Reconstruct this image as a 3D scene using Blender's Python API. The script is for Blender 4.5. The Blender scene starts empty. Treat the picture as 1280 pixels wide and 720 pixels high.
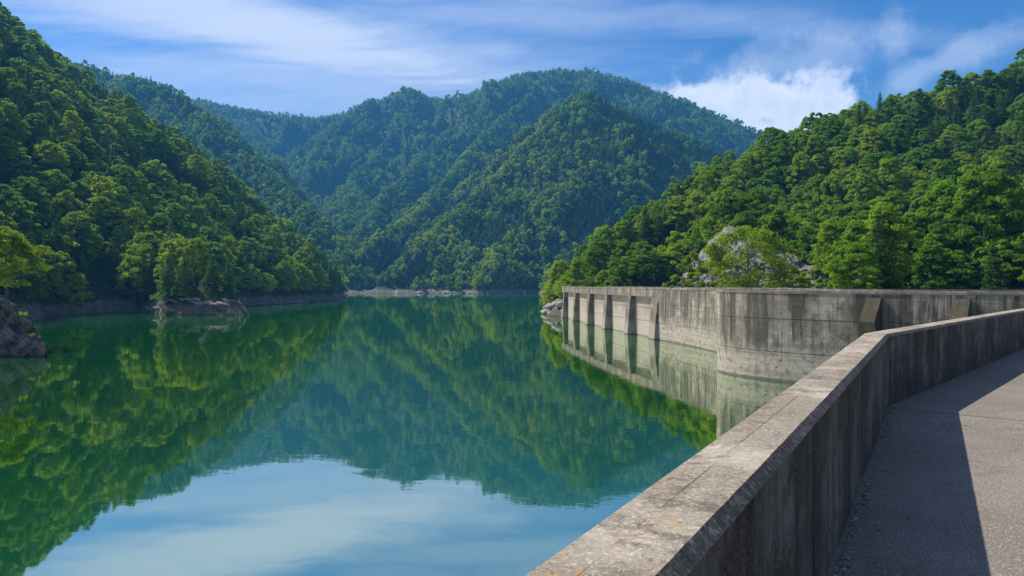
import math, random
import numpy as np

# ------------------------------------------------------------------ frame of reference
# metres; water at z = 0, eye at z = 11, the lake lies towards +Y
EYE, FPX, HORIZ = 11.0, 850.0, 355.5
def at(px, py, d, drop=0.0):
    """point seen at (px, py) of the 1280 wide photograph, d metres ahead"""
    return ((px-640.0)*d/FPX, d, EYE + (HORIZ-py)*d/FPX - drop)

# ------------------------------------------------------------------ noise
def _hash(ix, iy, seed):
    n = (ix.astype(np.int64)*374761393 + iy.astype(np.int64)*668265263 + seed*974634541) & 0xffffffff
    n = ((n ^ (n >> 13))*1274126177) & 0xffffffff
    n = (n ^ (n >> 16)) & 0xffff
    return n/32767.5 - 1.0
def vnoise(x, y, seed=0):
    ix, iy = np.floor(x), np.floor(y)
    fx, fy = x-ix, y-iy
    ux, uy = fx*fx*fx*(fx*(fx*6-15)+10), fy*fy*fy*(fy*(fy*6-15)+10)
    a, b = _hash(ix, iy, seed), _hash(ix+1, iy, seed)
    c, d = _hash(ix, iy+1, seed), _hash(ix+1, iy+1, seed)
    return (a*(1-ux)+b*ux)*(1-uy) + (c*(1-ux)+d*ux)*uy
def fbm(x, y, seed=0, octaves=4, gain=.5):
    s, a, t = 0, 1.0, 0
    for o in range(octaves):
        s = s + a*vnoise(x*2**o + 17.3*o, y*2**o - 9.1*o, seed+o); t += a; a *= gain
    return s/t
def sstep(a, b, x):
    t = np.clip((x-a)/(b-a), 0, 1); return t*t*(3-2*t)

# ------------------------------------------------------------------ plan of the dam
CORNER = (5.25, 9.43)                       # path side foot of the near parapet
D1, D2 = (.527, .850), (.697, .717)
def along(p, d, t): return (p[0]+d[0]*t, p[1]+d[1]*t)
NEAR = [along(CORNER, D1, -70), along(CORNER, D1, -30), along(CORNER, D1, -12), CORNER,
        along(CORNER, D2, 6), along(CORNER, D2, 13), (23.5, 27.4), (33.0, 34.6), (43.5, 39.6), (53.0, 43.0), (60.5, 47.2)]
FAR = [(60.5, 47.2), (60.4, 50.5), (56.0, 54.6), (50.0, 59.6), (44.0, 64.6), (38.0, 69.9), (33.5, 73.8), (30.0, 77.4), (27.8, 80.6),
       (26.5, 83.6), (26.1, 86.2), (26.6, 88.4), (27.6, 90.4), (31.6, 97.5), (33.0, 102.0), (33.4, 107.0), (33.1, 112.0),
       (31.4, 124.0), (29.0, 136.0), (26.1, 150.0), (23.4, 166.5), (21.1, 184.0), (19.1, 202.0), (17.6, 218.0), (16.9, 229.0)]
TOE = [(20.5, 233.0), (30.0, 205), (40.0, 172.0), (50.0, 136.0), (66.0, 104.0), (88.0, 88.0), (125.0, 72.0), (175.0, 50.0), (190.0, 0.0), (170.0, -90.0), (40.0, -90.0)]
PLATEAU = NEAR + FAR[1:] + TOE

def inside(poly, x, y):
    r = np.zeros(x.shape, bool); n = len(poly)
    for i in range(n):
        (x0, y0), (x1, y1) = poly[i], poly[(i+1) % n]
        if y0 == y1: continue
        c = ((y0 > y) != (y1 > y)) & (x < (x1-x0)*(y-y0)/(y1-y0)+x0)
        r ^= c
    return r
def dist_poly(pts, x, y):
    best = np.full(x.shape, 1e9)
    for (x0, y0), (x1, y1) in zip(pts[:-1], pts[1:]):
        dx, dy = x1-x0, y1-y0; L = dx*dx+dy*dy
        t = np.clip(((x-x0)*dx+(y-y0)*dy)/L, 0, 1)
        best = np.minimum(best, np.hypot(x-x0-t*dx, y-y0-t*dy))
    return best

def far(px, py, d, drop=0.0):
    return at(px, py, d + max(0.0, d-1000)*.75, drop)
# ------------------------------------------------------------------ mountains: crest lines with a fall to each side
T = 14.0   # height the trees add above the ground
RIDGES = [
    # near slope left of the lake
    ([(-330, 60, 150), (-400, 180, 195), (-440, 330, 235), (-430, 470, 240), at(0, 15, 520, 19), at(75, 78, 540, 19), at(130, 128, 560, 19), at(200, 187, 590, 19),
      at(270, 240, 630, 19), at(330, 287, 680, 19), at(380, 320, 730, 19), at(425, 346, 770, 8)], .78),
    ([at(60, 160, 470, 19), (-235, 370, 50), (-160, 300, 15), (-114, 256, 10), (-102, 246, 5), (-95, 241, 1.0)], .95),
    ([at(230, 245, 590, 19), (-205, 480, 30), (-142, 392, 4)], .95),
    ([at(-40, 150, 330, 19), (-200, 245, 36), (-150, 202, 7)], .9),
    ([(-190, 40, 60), (-150, 85, 32), (-108, 112, 9.5), (-97, 117, 5)], .95),
    # second slope on the left, behind
    ([far(-60, 60, 1450, T), far(20, 64, 1380, T), far(75, 73, 1320, T), far(115, 80, 1280, T), far(150, 91, 1250, T), far(185, 98, 1220, T), far(235, 119, 1180, T), far(300, 185, 1120, T),
      far(345, 222, 1060, T), far(390, 258, 1000, T), far(425, 292, 950, T), far(445, 330, 880, T)], .9),
    ([far(185, 105, 1220, T), far(240, 185, 1060, T), far(310, 260, 960, T), far(370, 310, 880, T)], .9),
    ([far(75, 85, 1320, T), far(110, 160, 1100, T), far(190, 235, 930, T)], .9),
    # far range
    ([far(180, 128, 1950, T), far(250, 123, 1900, T), far(290, 131, 1850, T), far(330, 138, 1850, T), far(400, 148, 1880, T), far(450, 139, 1850, T), far(490, 124, 1815, T), far(515, 110, 1800, T), far(535, 120, 1790, T),
      far(565, 124, 1780, T), far(600, 107, 1760, T), far(640, 93, 1740, T), far(690, 86, 1720, T), far(740, 89, 1720, T),
      far(790, 101, 1700, T), far(850, 126, 1680, T), far(900, 144, 1660, T), far(940, 160, 1640, T), far(1000, 190, 1620, T), far(1100, 230, 1600, T)], .72),
    ([far(290, 131, 1850, T), far(330, 180, 1640, T), far(380, 222, 1480, T)], .8),
    ([far(400, 148, 1880, T), far(410, 200, 1640, T), far(415, 245, 1440, T)], .95),
    ([far(515, 113, 1800, T), far(480, 170, 1600, T), far(445, 225, 1400, T), far(430, 270, 1200, T)], .95),
    ([far(600, 106, 1760, T), far(545, 180, 1520, T), far(480, 240, 1300, T), far(450, 285, 1150, T)], .95),
    ([far(690, 86, 1720, T), far(630, 145, 1480, T), far(560, 215, 1250, T), far(500, 272, 1080, T), far(455, 325, 920, 8)], .95),
    # middle spur with the sunlit crest
    ([at(720, 112, 1290, T), at(736, 110, 1240, T), at(700, 140, 1170, T), at(655, 190, 1090, T), at(600, 240, 1010, T), at(545, 290, 930, T), at(490, 340, 860, 8)], .92),
    ([at(736, 110, 1240, T), at(780, 128, 1230, T), at(830, 152, 1220, T), at(890, 178, 1220, T), at(960, 215, 1200, T), at(1060, 260, 1150, T)], .98),
    ([at(736, 110, 1240, T), at(725, 175, 1110, T), at(690, 240, 990, T), at(640, 300, 890, T), at(600, 345, 820, 8)], 1.0),
    ([at(800, 137, 1228, T), at(790, 210, 1060, T), at(740, 290, 920, T), at(690, 345, 820, 8)], 1.0),
    # low shelf along the distant shore
    ([at(446, 364, 850), at(500, 363, 846), at(560, 363, 838), at(630, 363, 846), at(700, 363, 860), at(780, 362, 880)], .35),
    # wooded hill at the right hand end of the dam
    ([at(703, 343, 258, 9), at(722, 322, 262, 17.5), at(760, 290, 268, 17.5), at(800, 259, 275, 17.5), at(835, 234, 284, 17.5), at(870, 213, 292, 17.5), at(905, 188, 300, 17.5), at(940, 168, 310, 17.5),
      at(1000, 146, 322, 17.5), at(1045, 131, 332, 17.5), at(1090, 119, 340, 17.5)], .78),
    ([at(1090, 119, 340, 17.5), at(1150, 110, 345, 17.5), at(1200, 96, 350, 17.5), at(1280, 70, 355, 17.5), at(1480, 10, 365, 17.5), at(1900, -60, 300, 17.5), (470, 160, 150), (430, -40, 120)], .60),
    ([at(860, 300, 205, 8), at(930, 285, 205, 8), at(1010, 270, 208, 17.5), at(1150, 235, 218, 17.5), at(1280, 205, 228, 17.5), at(1500, 160, 230, 17.5)], .45),
    ([(21, 241, 5), (45, 224, 11), (60, 190, 12), (82, 150, 12), (115, 120, 12)], .5),
]
def ridge_height(x, y):
    h = np.full(x.shape, -1e3); dn = np.full(x.shape, 1e9)
    for pts, s in RIDGES:
        hr = np.full(x.shape, -1e3); dr = np.full(x.shape, 1e9)
        for (x0, y0, z0), (x1, y1, z1) in zip(pts[:-1], pts[1:]):
            dx, dy = x1-x0, y1-y0; L = dx*dx+dy*dy
            t = np.clip(((x-x0)*dx+(y-y0)*dy)/L, 0, 1)
            d = np.hypot(x-x0-t*dx, y-y0-t*dy)
            hr = np.maximum(hr, z0+(z1-z0)*t - s*d); dr = np.minimum(dr, d)
        better = hr > h
        h = np.where(better, hr, h); dn = np.where(better, dr, dn)
    return h, dn
def terrain(x, y):
    x = np.asarray(x, float); y = np.asarray(y, float)
    # bend the ground plan so that spurs and gullies are not straight
    r = np.hypot(x, y); w = sstep(350, 1000, r)
    wx = x + w*26*fbm(x/150, y/150, 11, 3); wy = y + w*26*fbm(x/150, y/150, 23, 3)
    wx = wx + 5*fbm(x/42, y/42, 5, 2)*sstep(180, 300, r); wy = wy + 5*fbm(x/42, y/42, 6, 2)*sstep(180, 300, r)
    h, dn = ridge_height(wx, wy)
    amp = np.clip(h, 0, 400)*.31*sstep(0, 130, dn)
    g = 1-np.abs(fbm(x/165, y/165, 31, 4))*2.2
    h = h + amp*(g-.55)*sstep(250, 600, r) + 1.4*fbm(x/14, y/14, 41, 3)*sstep(6, 22, dn)*sstep(60, 120, r)
    # shore: steep bare bank
    h = np.where(h > 0, h + 2.2*sstep(0, 2.5, h)*(1+.35*fbm(x/9, y/9, 51, 2)), h)
    h = np.maximum(h, -7.0)
    ins = inside(PLATEAU, x, y)
    dd = dist_poly(NEAR+FAR[1:], x, y)
    # nothing of the hills rises within the lake side of the dam, the road shelf behind it is level
    h = np.where(ins & (dd > 2.0), 9.0, np.where(ins, -5.0, h))
    toe = dist_poly(TOE, x, y)
    h = np.where((~ins) & (toe < 14) & (x > 24), np.minimum(h, 9.0 + 1.0*toe), h)
    lake = (~ins) & (x < 62) & (y < 215) & (x > -60)
    h = np.where(lake, np.minimum(h, -5.0), h)
    return h
# --- end of part 1
import bpy, bmesh
from mathutils import Vector, Matrix
S = bpy.context.scene
COL = S.collection
rnd = random.Random(7)
TREE_LIMIT = 300

# ------------------------------------------------------------------ object helpers
def tag(o, label=None, cat=None, group=None, kind=None):
    if label: o['label'] = label
    if cat: o['category'] = cat
    if group: o['group'] = group
    if kind: o['kind'] = kind
    return o
def empty(name, loc=(0, 0, 0), rz=0.0):
    o = bpy.data.objects.new(name, None); COL.objects.link(o)
    o.location = loc; o.rotation_euler = (0, 0, rz); o.empty_display_size = .3
    return o
def mesh_from(name, V, F, mats, uv=None, fmat=None, smooth=False):
    me = bpy.data.meshes.new(name)
    me.from_pydata([tuple(map(float, v)) for v in V], [], [tuple(int(i) for i in f) for f in F])
    for m in mats: me.materials.append(m)
    if uv is not None:
        lay = me.uv_layers.new(name='UVMap')
        li = np.empty(len(me.loops), np.int32); me.loops.foreach_get('vertex_index', li)
        if uv[0] == 'v': lay.data.foreach_set('uv', np.asarray(uv[1], np.float32)[li].ravel())
        else: lay.data.foreach_set('uv', np.asarray(uv[1], np.float32).ravel())
    if fmat is not None: me.polygons.foreach_set('material_index', np.asarray(fmat, np.int32))
    if smooth: me.polygons.foreach_set('use_smooth', np.ones(len(me.polygons), bool))
    me.update()
    return me
def big_mesh(name, V, Q, mats, fmat=None, smooth=False):
    """quads (n,4) or triangles (n,3) straight from arrays"""
    V = np.asarray(V, np.float32); Q = np.asarray(Q, np.int32); k = Q.shape[1]
    me = bpy.data.meshes.new(name)
    me.vertices.add(len(V)); me.vertices.foreach_set('co', V.ravel())
    me.loops.add(Q.size); me.loops.foreach_set('vertex_index', Q.ravel())
    me.polygons.add(len(Q)); me.polygons.foreach_set('loop_start', np.arange(0, Q.size, k, dtype=np.int32))
    try: me.polygons.foreach_set('loop_total', np.full(len(Q), k, np.int32))
    except Exception: pass
    for m in mats: me.materials.append(m)
    if fmat is not None: me.polygons.foreach_set('material_index', np.asarray(fmat, np.int32))
    me.polygons.foreach_set('use_smooth', np.full(len(Q), bool(smooth)))
    me.update(calc_edges=True); me.validate()
    return me
def link(name, me, parent=None):
    o = bpy.data.objects.new(name, me); COL.objects.link(o)
    if parent: o.parent = parent
    return o

# ------------------------------------------------------------------ node helpers
class NT:
    def __init__(s, tree): s.t = tree; s.t.nodes.clear()
    def n(s, kind, **kw):
        nd = s.t.nodes.new(kind)
        for k, v in kw.items():
            if k.startswith('i_'):
                key = k[2:]; key = int(key) if key.isdigit() else key.replace('_', ' ')
                s.put(nd.inputs[key], v)
            else: setattr(nd, k, v)
        return nd
    def put(s, sock, v):
        if isinstance(v, bpy.types.NodeSocket): s.t.links.new(v, sock)
        elif isinstance(v, bpy.types.Node): s.t.links.new(v.outputs[0], sock)
        else: sock.default_value = v
    def math(s, op, a, b=0.0, c=None, clamp=False):
        nd = s.n('ShaderNodeMath', operation=op, use_clamp=clamp); s.put(nd.inputs[0], a); s.put(nd.inputs[1], b)
        if c is not None: s.put(nd.inputs[2], c)
        return nd.outputs[0]
    def vmath(s, op, a, b=(0, 0, 0)):
        nd = s.n('ShaderNodeVectorMath', operation=op); s.put(nd.inputs[0], a)
        s.put(nd.inputs['Scale' if op == 'SCALE' else 1], b)
        return nd.outputs['Value' if op in ('DOT_PRODUCT', 'LENGTH') else 'Vector']
    def comb(s, x, y, z):
        nd = s.n('ShaderNodeCombineXYZ'); s.put(nd.inputs[0], x); s.put(nd.inputs[1], y); s.put(nd.inputs[2], z); return nd.outputs[0]
    def noise(s, vec, scale, detail=4, rough=.55, dist=0.0):
        nd = s.n('ShaderNodeTexNoise'); s.put(nd.inputs['Vector'], vec)
        nd.inputs['Scale'].default_value = scale; nd.inputs['Detail'].default_value = detail
        nd.inputs['Roughness'].default_value = rough; nd.inputs['Distortion'].default_value = dist
        return nd.outputs[0]
    def ramp(s, f, lo, hi, a=0.0, b=1.0, smooth=True):
        nd = s.n('ShaderNodeMapRange', interpolation_type='SMOOTHSTEP' if smooth else 'LINEAR'); nd.clamp = True
        s.put(nd.inputs[0], f)
        for i, v in enumerate((lo, hi, a, b)): s.put(nd.inputs[i+1], v)
        return nd.outputs[0]
    def mix(s, f, a, b, mode='MIX'):
        nd = s.n('ShaderNodeMix', data_type='RGBA', blend_type=mode); s.put(nd.inputs[0], f)
        s.put(nd.inputs[6], a if not isinstance(a, tuple) else (*a, 1)[:4]); s.put(nd.inputs[7], b if not isinstance(b, tuple) else (*b, 1)[:4])
        return nd.outputs[2]
    def bump(s, h, strength, dist=.02, normal=None):
        nd = s.n('ShaderNodeBump'); nd.inputs['Strength'].default_value = strength; nd.inputs['Distance'].default_value = dist
        s.put(nd.inputs['Height'], h)
        if normal is not None: s.put(nd.inputs['Normal'], normal)
        return nd.outputs[0]
def material(name):
    m = bpy.data.materials.new(name); m.use_nodes = True
    return m, NT(m.node_tree)
def finish(k, color, rough=.9, normal=None, spec=.3):
    p = k.n('ShaderNodeBsdfPrincipled'); k.put(p.inputs['Base Color'], color if not isinstance(color, tuple) else (*color, 1)[:4])
    k.put(p.inputs['Roughness'], rough); p.inputs['Specular IOR Level'].default_value = spec
    if normal is not None: k.put(p.inputs['Normal'], normal)
    o = k.n('ShaderNodeOutputMaterial'); k.t.links.new(p.outputs[0], o.inputs[0])
    return p

# ------------------------------------------------------------------ materials
def concrete(name, base, dark, pale, streak=.6, top_z=10.31, joints_v=(), joint_u=0.0, lichen=0.0, low_pale=None, fine=1.0, board=0.0, blotch=1.0, grime=.5, moss=0.0, jw=1.0, joints_at=(), bars=0.0, pits=0.0):
    """weathered concrete; UV = metres along the wall, metres of height"""
    m, k = material(name)
    uv = k.n('ShaderNodeUVMap').outputs[0]; pos = k.n('ShaderNodeNewGeometry').outputs['Position']
    sx = k.n('ShaderNodeSeparateXYZ'); k.put(sx.inputs[0], uv); u, v = sx.outputs[0], sx.outputs[1]
    # vertical run-off streaks
    st = k.noise(k.comb(k.math('MULTIPLY', u, 2.6*fine), k.math('MULTIPLY', v, .16), 0.0), 1.0, 6, .62, .3)
    st2 = k.noise(k.comb(k.math('MULTIPLY', u, .55*fine), k.math('MULTIPLY', v, .10), 3.0), 1.0, 4, .55)
    bl = k.noise(pos, .7*fine, 6, .62); fn = k.noise(pos, 9*fine, 6, .7); sp = k.noise(pos, 60, 3, .6)
    c = k.mix(k.ramp(bl, .40, .62), base, pale)
    c = k.mix(k.math('MULTIPLY', k.ramp(k.noise(pos, .28*fine, 5, .6), .42, .60), .75*blotch), c, tuple(.5*(a+b) for a, b in zip(base, dark)))
    sm = k.math('MULTIPLY', k.ramp(st, .46, .60), k.ramp(st2, .38, .58))
    c = k.mix(k.math('MULTIPLY', sm, streak), c, dark)
    if bars:
        b1 = k.noise(k.comb(k.math('MULTIPLY', u, 1.15), k.math('MULTIPLY', v, .05), 5.0), 1.0, 5, .6, .2)
        up = k.ramp(k.math('ADD', v, k.math('MULTIPLY', k.math('SUBTRACT', st, .5), 7.0)), 2.6, 5.5)
        c = k.mix(k.math('MULTIPLY', k.math('MULTIPLY', k.ramp(b1, .50, .60), up), bars), c, dark)
        c = k.mix(k.math('MULTIPLY', k.ramp(b1, .36, .44, 1, 0), .35*bars), c, pale)
    # pale lime runs
    c = k.mix(k.math('MULTIPLY', k.ramp(k.noise(k.comb(k.math('MULTIPLY', u, 5*fine), k.math('MULTIPLY', v, .3), 9.0), 1.0, 5, .6), .60, .72), .35*streak), c, pale)
    if low_pale:
        f = k.ramp(k.math('ADD', v, k.math('MULTIPLY', k.math('SUBTRACT', st, .5), 2.2)), low_pale[0], low_pale[1], 1.0, 0.0)
        c = k.mix(k.math('MULTIPLY', f, .8), c, pale)
        # dark damp foot at the water
        c = k.mix(k.ramp(k.math('ADD', v, k.math('MULTIPLY', k.math('SUBTRACT', bl, .5), .3)), .12, .32, .75, 0.0), c, dark)
    if grime:   # soot and algae gathered in patches
        c = k.mix(k.math('MULTIPLY', k.ramp(k.noise(pos, 2.3*fine, 7, .68), .50, .66), grime), c, dark)
    c = k.mix(k.ramp(fn, .30, .75, .0, .45), c, tuple(a*.55 for a in base))
    c = k.mix(k.ramp(sp, .52, .70, 0.0, .38), c, tuple(min(1, a*1.55) for a in pale))
    if pits:
        pf = k.ramp(k.noise(pos, 46, 4, .75), .53, .66); gr = k.ramp(k.noise(pos, 7, 6, .7), .40, .62, .35, 1.0)
        c = k.mix(k.math('MULTIPLY', k.math('MULTIPLY', pf, gr), pits), c, (.045, .037, .03))
        c = k.mix(k.math('MULTIPLY', k.ramp(k.noise(pos, 90, 2, .7), .60, .70), .5), c, (.55, .52, .47))
    if board:   # marks of the shuttering boards
        bd = k.noise(k.comb(k.math('MULTIPLY', u, .08), k.math('MULTIPLY', v, 3.2), 1.0), 1.0, 3, .5)
        c = k.mix(k.ramp(bd, .45, .62, 0, board), c, tuple(a*.6 for a in base))
    h = k.math('ADD', k.math('MULTIPLY', fn, .7), k.math('MULTIPLY', sp, .35))
    line = None
    for jv in joints_v:
        wob = k.math('MULTIPLY', k.math('SUBTRACT', fn, .5), .06*jw)
        d = k.math('ABSOLUTE', k.math('SUBTRACT', k.math('ADD', v, wob), jv))
        f = k.ramp(d, .025*jw, .075*jw, 1.0, 0.0)
        if jw < .1: f = k.math('MULTIPLY', f, k.ramp(bl, .40, .58, .75, .05))
        line = f if line is None else k.math('MAXIMUM', line, f)
    if joint_u:
        d = k.math('ABSOLUTE', k.math('SUBTRACT', k.math('FRACT', k.math('DIVIDE', u, joint_u)), .5))
        f = k.math('MULTIPLY', k.ramp(d, .012/joint_u, .05/joint_u, 1.0, 0.0), k.ramp(bl, .42, .6, .15, .8)); line = f if line is None else k.math('MAXIMUM', line, f)
    for ju in joints_at:
        d = k.math('ABSOLUTE', k.math('SUBTRACT', k.math('ADD', u, k.math('MULTIPLY', k.math('SUBTRACT', fn, .5), .03)), ju))
        f = k.ramp(d, .010, .03, 1.0, 0.0); line = f if line is None else k.math('MAXIMUM', line, f)
    if line is not None:
        c = k.mix(k.math('MULTIPLY', line, .8), c, tuple(a*.35 for a in dark)); h = k.math('SUBTRACT', h, line)
    if lichen:
        lf = k.math('MULTIPLY', k.ramp(k.noise(pos, 14, 5, .75), .57, .64), k.ramp(k.noise(pos, 1.6, 3), .45, .62))
        c = k.mix(k.math('MULTIPLY', lf, lichen), c, (.34, .20, .07))
    if moss:
        mf = k.ramp(k.noise(pos, 3.5, 6, .7), .46, .62)
        c = k.mix(k.math('MULTIPLY', mf, moss), c, (.050, .046, .014))
    finish(k, c, .93, k.bump(h, .6, .012), .2)
    return m
M = {}
M['dam'] = concrete('dam_concrete', (.162, .144, .118), (.025, .022, .018), (.35, .318, .268), 1.0, fine=.6, joints_v=(3.35, 7.1), joint_u=4.1, low_pale=(2.0, 4.8), board=.35, grime=.7, jw=.6, bars=1.0)
M['panel'] = concrete('panel_concrete', (.28, .245, .20), (.10, .088, .075), (.36, .325, .275), .45, joints_v=(3.35, 6.2), low_pale=(3, 7), board=.3, grime=.15)
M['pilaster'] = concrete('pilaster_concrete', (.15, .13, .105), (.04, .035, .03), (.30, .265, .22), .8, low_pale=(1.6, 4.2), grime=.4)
M['beam'] = concrete('beam_concrete', (.155, .132, .11), (.045, .038, .032), (.28, .25, .215), .6, grime=.4)
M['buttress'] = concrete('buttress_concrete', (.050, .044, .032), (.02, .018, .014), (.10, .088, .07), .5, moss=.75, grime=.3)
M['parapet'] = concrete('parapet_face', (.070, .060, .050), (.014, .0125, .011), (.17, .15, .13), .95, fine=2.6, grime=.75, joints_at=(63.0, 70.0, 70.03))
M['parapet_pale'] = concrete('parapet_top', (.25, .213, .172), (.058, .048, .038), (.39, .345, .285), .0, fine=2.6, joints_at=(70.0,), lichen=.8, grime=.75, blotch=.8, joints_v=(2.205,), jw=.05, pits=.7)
def chamfer_material():
    m, k = material('parapet_chamfer')
    uv = k.n('ShaderNodeUVMap').outputs[0]; pos = k.n('ShaderNodeNewGeometry').outputs['Position']
    sx = k.n('ShaderNodeSeparateXYZ'); k.put(sx.inputs[0], uv); u, v = sx.outputs[0], sx.outputs[1]
    br = k.noise(k.comb(k.math('MULTIPLY', u, 42), k.math('MULTIPLY', v, 14), 0.0), 1.0, 5, .7, .5)
    fn = k.noise(pos, 30, 5, .7); lo = k.noise(pos, 3, 4, .6)
    c = k.mix(k.ramp(br, .42, .70), (.06, .053, .046), (.20, .18, .16))
    c = k.mix(k.math('MULTIPLY', k.ramp(lo, .42, .62), .6), c, (.04, .036, .033))
    c = k.mix(k.ramp(fn, .5, .75, 0, .5), c, (.45, .42, .38))
    finish(k, c, .92, k.bump(k.math('ADD', k.math('MULTIPLY', br, .6), fn), .7, .006), .2)
    return m
M['chamfer'] = chamfer_material()

def path_material():
    m, k = material('path_concrete')
    pos = k.n('ShaderNodeNewGeometry').outputs['Position']
    sx = k.n('ShaderNodeSeparateXYZ'); k.put(sx.inputs[0], pos); x, y = sx.outputs[0], sx.outputs[1]
    big = k.noise(pos, .45, 5, .6); mid = k.noise(pos, 2.5, 6, .65); fn = k.noise(pos, 38, 4, .75); sp = k.noise(pos, 95, 2, .6)
    vo = k.n('ShaderNodeTexVoronoi'); k.put(vo.inputs['Vector'], pos); vo.inputs['Scale'].default_value = 55
    c = k.mix(k.ramp(big, .38, .64), (.135, .118, .100), (.178, .158, .134))
    c = k.mix(k.math('MULTIPLY', k.ramp(mid, .46, .68), .5), c, (.115, .10, .086))
    c = k.mix(k.ramp(fn, .50, .66, 0, .8), c, (.13, .12, .11))
    c = k.mix(k.ramp(sp, .54, .68, 0, .7), c, (.42, .39, .36))
    # expansion joints running out from the corner of the wall
    def joint(px, py, dx, dy, w):
        d = k.math('ABSOLUTE', k.math('ADD', k.math('ADD', k.math('MULTIPLY', k.math('SUBTRACT', x, px), -dy), k.math('MULTIPLY', k.math('SUBTRACT', y, py), dx)), k.math('MULTIPLY', k.math('SUBTRACT', mid, .5), .03)))
        return k.ramp(d, w, w*2.6, 1.0, 0.0)
    j = joint(5.17, 9.25, .82, -.572, .011)
    for t in (-8.5, 9.5, 19):
        p, n = (along(CORNER, D1, t), (.85, -.527)) if t < 0 else (along(CORNER, D2, t), (.717, -.697))
        j = k.math('MAXIMUM', j, joint(p[0], p[1], n[0], n[1], .009))
    crack = k.noise(pos, .9, 6, .6, 1.2)
    cf = k.math('MULTIPLY', k.ramp(k.math('ABSOLUTE', k.math('SUBTRACT', crack, .5)), .0, .006, 1.0, 0.0), k.ramp(k.noise(pos, .35, 2), .5, .6))
    c = k.mix(k.math('MULTIPLY', j, .85), c, (.035, .032, .03)); c = k.mix(k.math('MULTIPLY', cf, .7), c, (.07, .063, .056))
    h = k.math('SUBTRACT', k.math('ADD', fn, k.math('MULTIPLY', vo.outputs['Distance'], .7)), j)
    finish(k, c, .95, k.bump(h, .8, .008), .2)
    return m
M['path'] = path_material()

def water_material():
    m, k = material('lake_water')
    pos = k.n('ShaderNodeNewGeometry').outputs['Position']
    # calm, faintly wind-ruffled: long low ripples over broad slicks
    r1 = k.noise(k.vmath('MULTIPLY', pos, (.55, 1.0, 1)), 1.3, 4, .5, .4); r2 = k.noise(k.vmath('MULTIPLY', pos, (.5, 1, 1)), .16, 3, .5)
    sl = k.ramp(k.noise(k.vmath('MULTIPLY', pos, (.35, 1, 1)), .022, 4, .55), .38, .66, .25, 1.0)
    h = k.math('ADD', k.math('MULTIPLY', r1, k.math('MULTIPLY', sl, WATER_RIPPLE)), k.math('MULTIPLY', r2, .016))
    nrm = k.bump(h, 1.0, 1.0)
    murk = k.noise(pos, .012, 4, .55)
    c = k.mix(k.ramp(murk, .35, .65), (.003, .070, .003), (.004, .082, .006))
    d = k.n('ShaderNodeBsdfDiffuse'); k.put(d.inputs['Color'], c)
    g = k.n('ShaderNodeBsdfGlossy'); k.put(g.inputs['Color'], (.92, .97, .88, 1)); k.put(g.inputs['Roughness'], .02); k.put(g.inputs['Normal'], nrm)
    fr = k.n('ShaderNodeFresnel'); fr.inputs['IOR'].default_value = 1.333; k.put(fr.inputs['Normal'], nrm); f = k.ramp(fr.outputs[0], 0.0, .35, .56, .82, smooth=False)
    mx = k.n('ShaderNodeMixShader'); k.put(mx.inputs[0], f); k.t.links.new(d.outputs[0], mx.inputs[1]); k.t.links.new(g.outputs[0], mx.inputs[2])
    o = k.n('ShaderNodeOutputMaterial'); k.t.links.new(mx.outputs[0], o.inputs[0])
    return m
WATER_RIPPLE = .0035
M['water'] = water_material()

def rock_color(k, pos, scale=1.0, pale=(.36, .34, .32), mid=(.20, .185, .175), dark=(.055, .05, .05)):
    a = k.noise(pos, .5*scale, 7, .65, .4); b = k.noise(k.vmath('MULTIPLY', pos, (1, 1, 2.6)), 1.6*scale, 7, .7, .6); f = k.noise(pos, 9*scale, 5, .7)
    c = k.mix(k.ramp(a, .40, .60), mid, pale)
    c = k.mix(k.ramp(b, .52, .66), c, dark); c = k.mix(k.ramp(f, .5, .75, 0, .35), c, dark)
    return c, k.math('ADD', k.math('MULTIPLY', b, 1.0), k.math('MULTIPLY', f, .35))
def rock_material(name, scale, moss=.3, **kw):
    m, k = material(name)
    g = k.n('ShaderNodeNewGeometry'); pos = g.outputs['Position']
    c, h = rock_color(k, pos, scale, **kw)
    sx = k.n('ShaderNodeSeparateXYZ'); k.put(sx.inputs[0], g.outputs['Normal'])
    mf = k.math('MULTIPLY', k.ramp(k.noise(pos, 1.1*scale, 5, .65), .50, .62), k.ramp(sx.outputs[2], .2, .7))
    c = k.mix(k.math('MULTIPLY', mf, moss), c, (.05, .07, .015))
    p = k.n('ShaderNodeSeparateXYZ'); k.put(p.inputs[0], pos)
    c = k.mix(k.ramp(p.outputs[2], .1, .45, .7, 0), c, (.03, .03, .026))
    finish(k, c, .92, k.bump(h, .9, .25/scale), .25)
    return m
M['rock'] = rock_material('shore_rock', 1.2, pale=(.26, .235, .205), mid=(.15, .135, .12))
M['rock_pale'] = rock_material('pale_rock', 1.0, .1, pale=(.40, .37, .34), mid=(.25, .23, .21))
M['cliff'] = rock_material('cliff_rock', .7, .35, pale=(.27, .26, .25), mid=(.15, .143, .135), dark=(.04, .036, .033))
M['crag'] = rock_material('crag_rock', 1.1, .25, pale=(.15, .14, .13), mid=(.07, .066, .062), dark=(.014, .013, .013))

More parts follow.
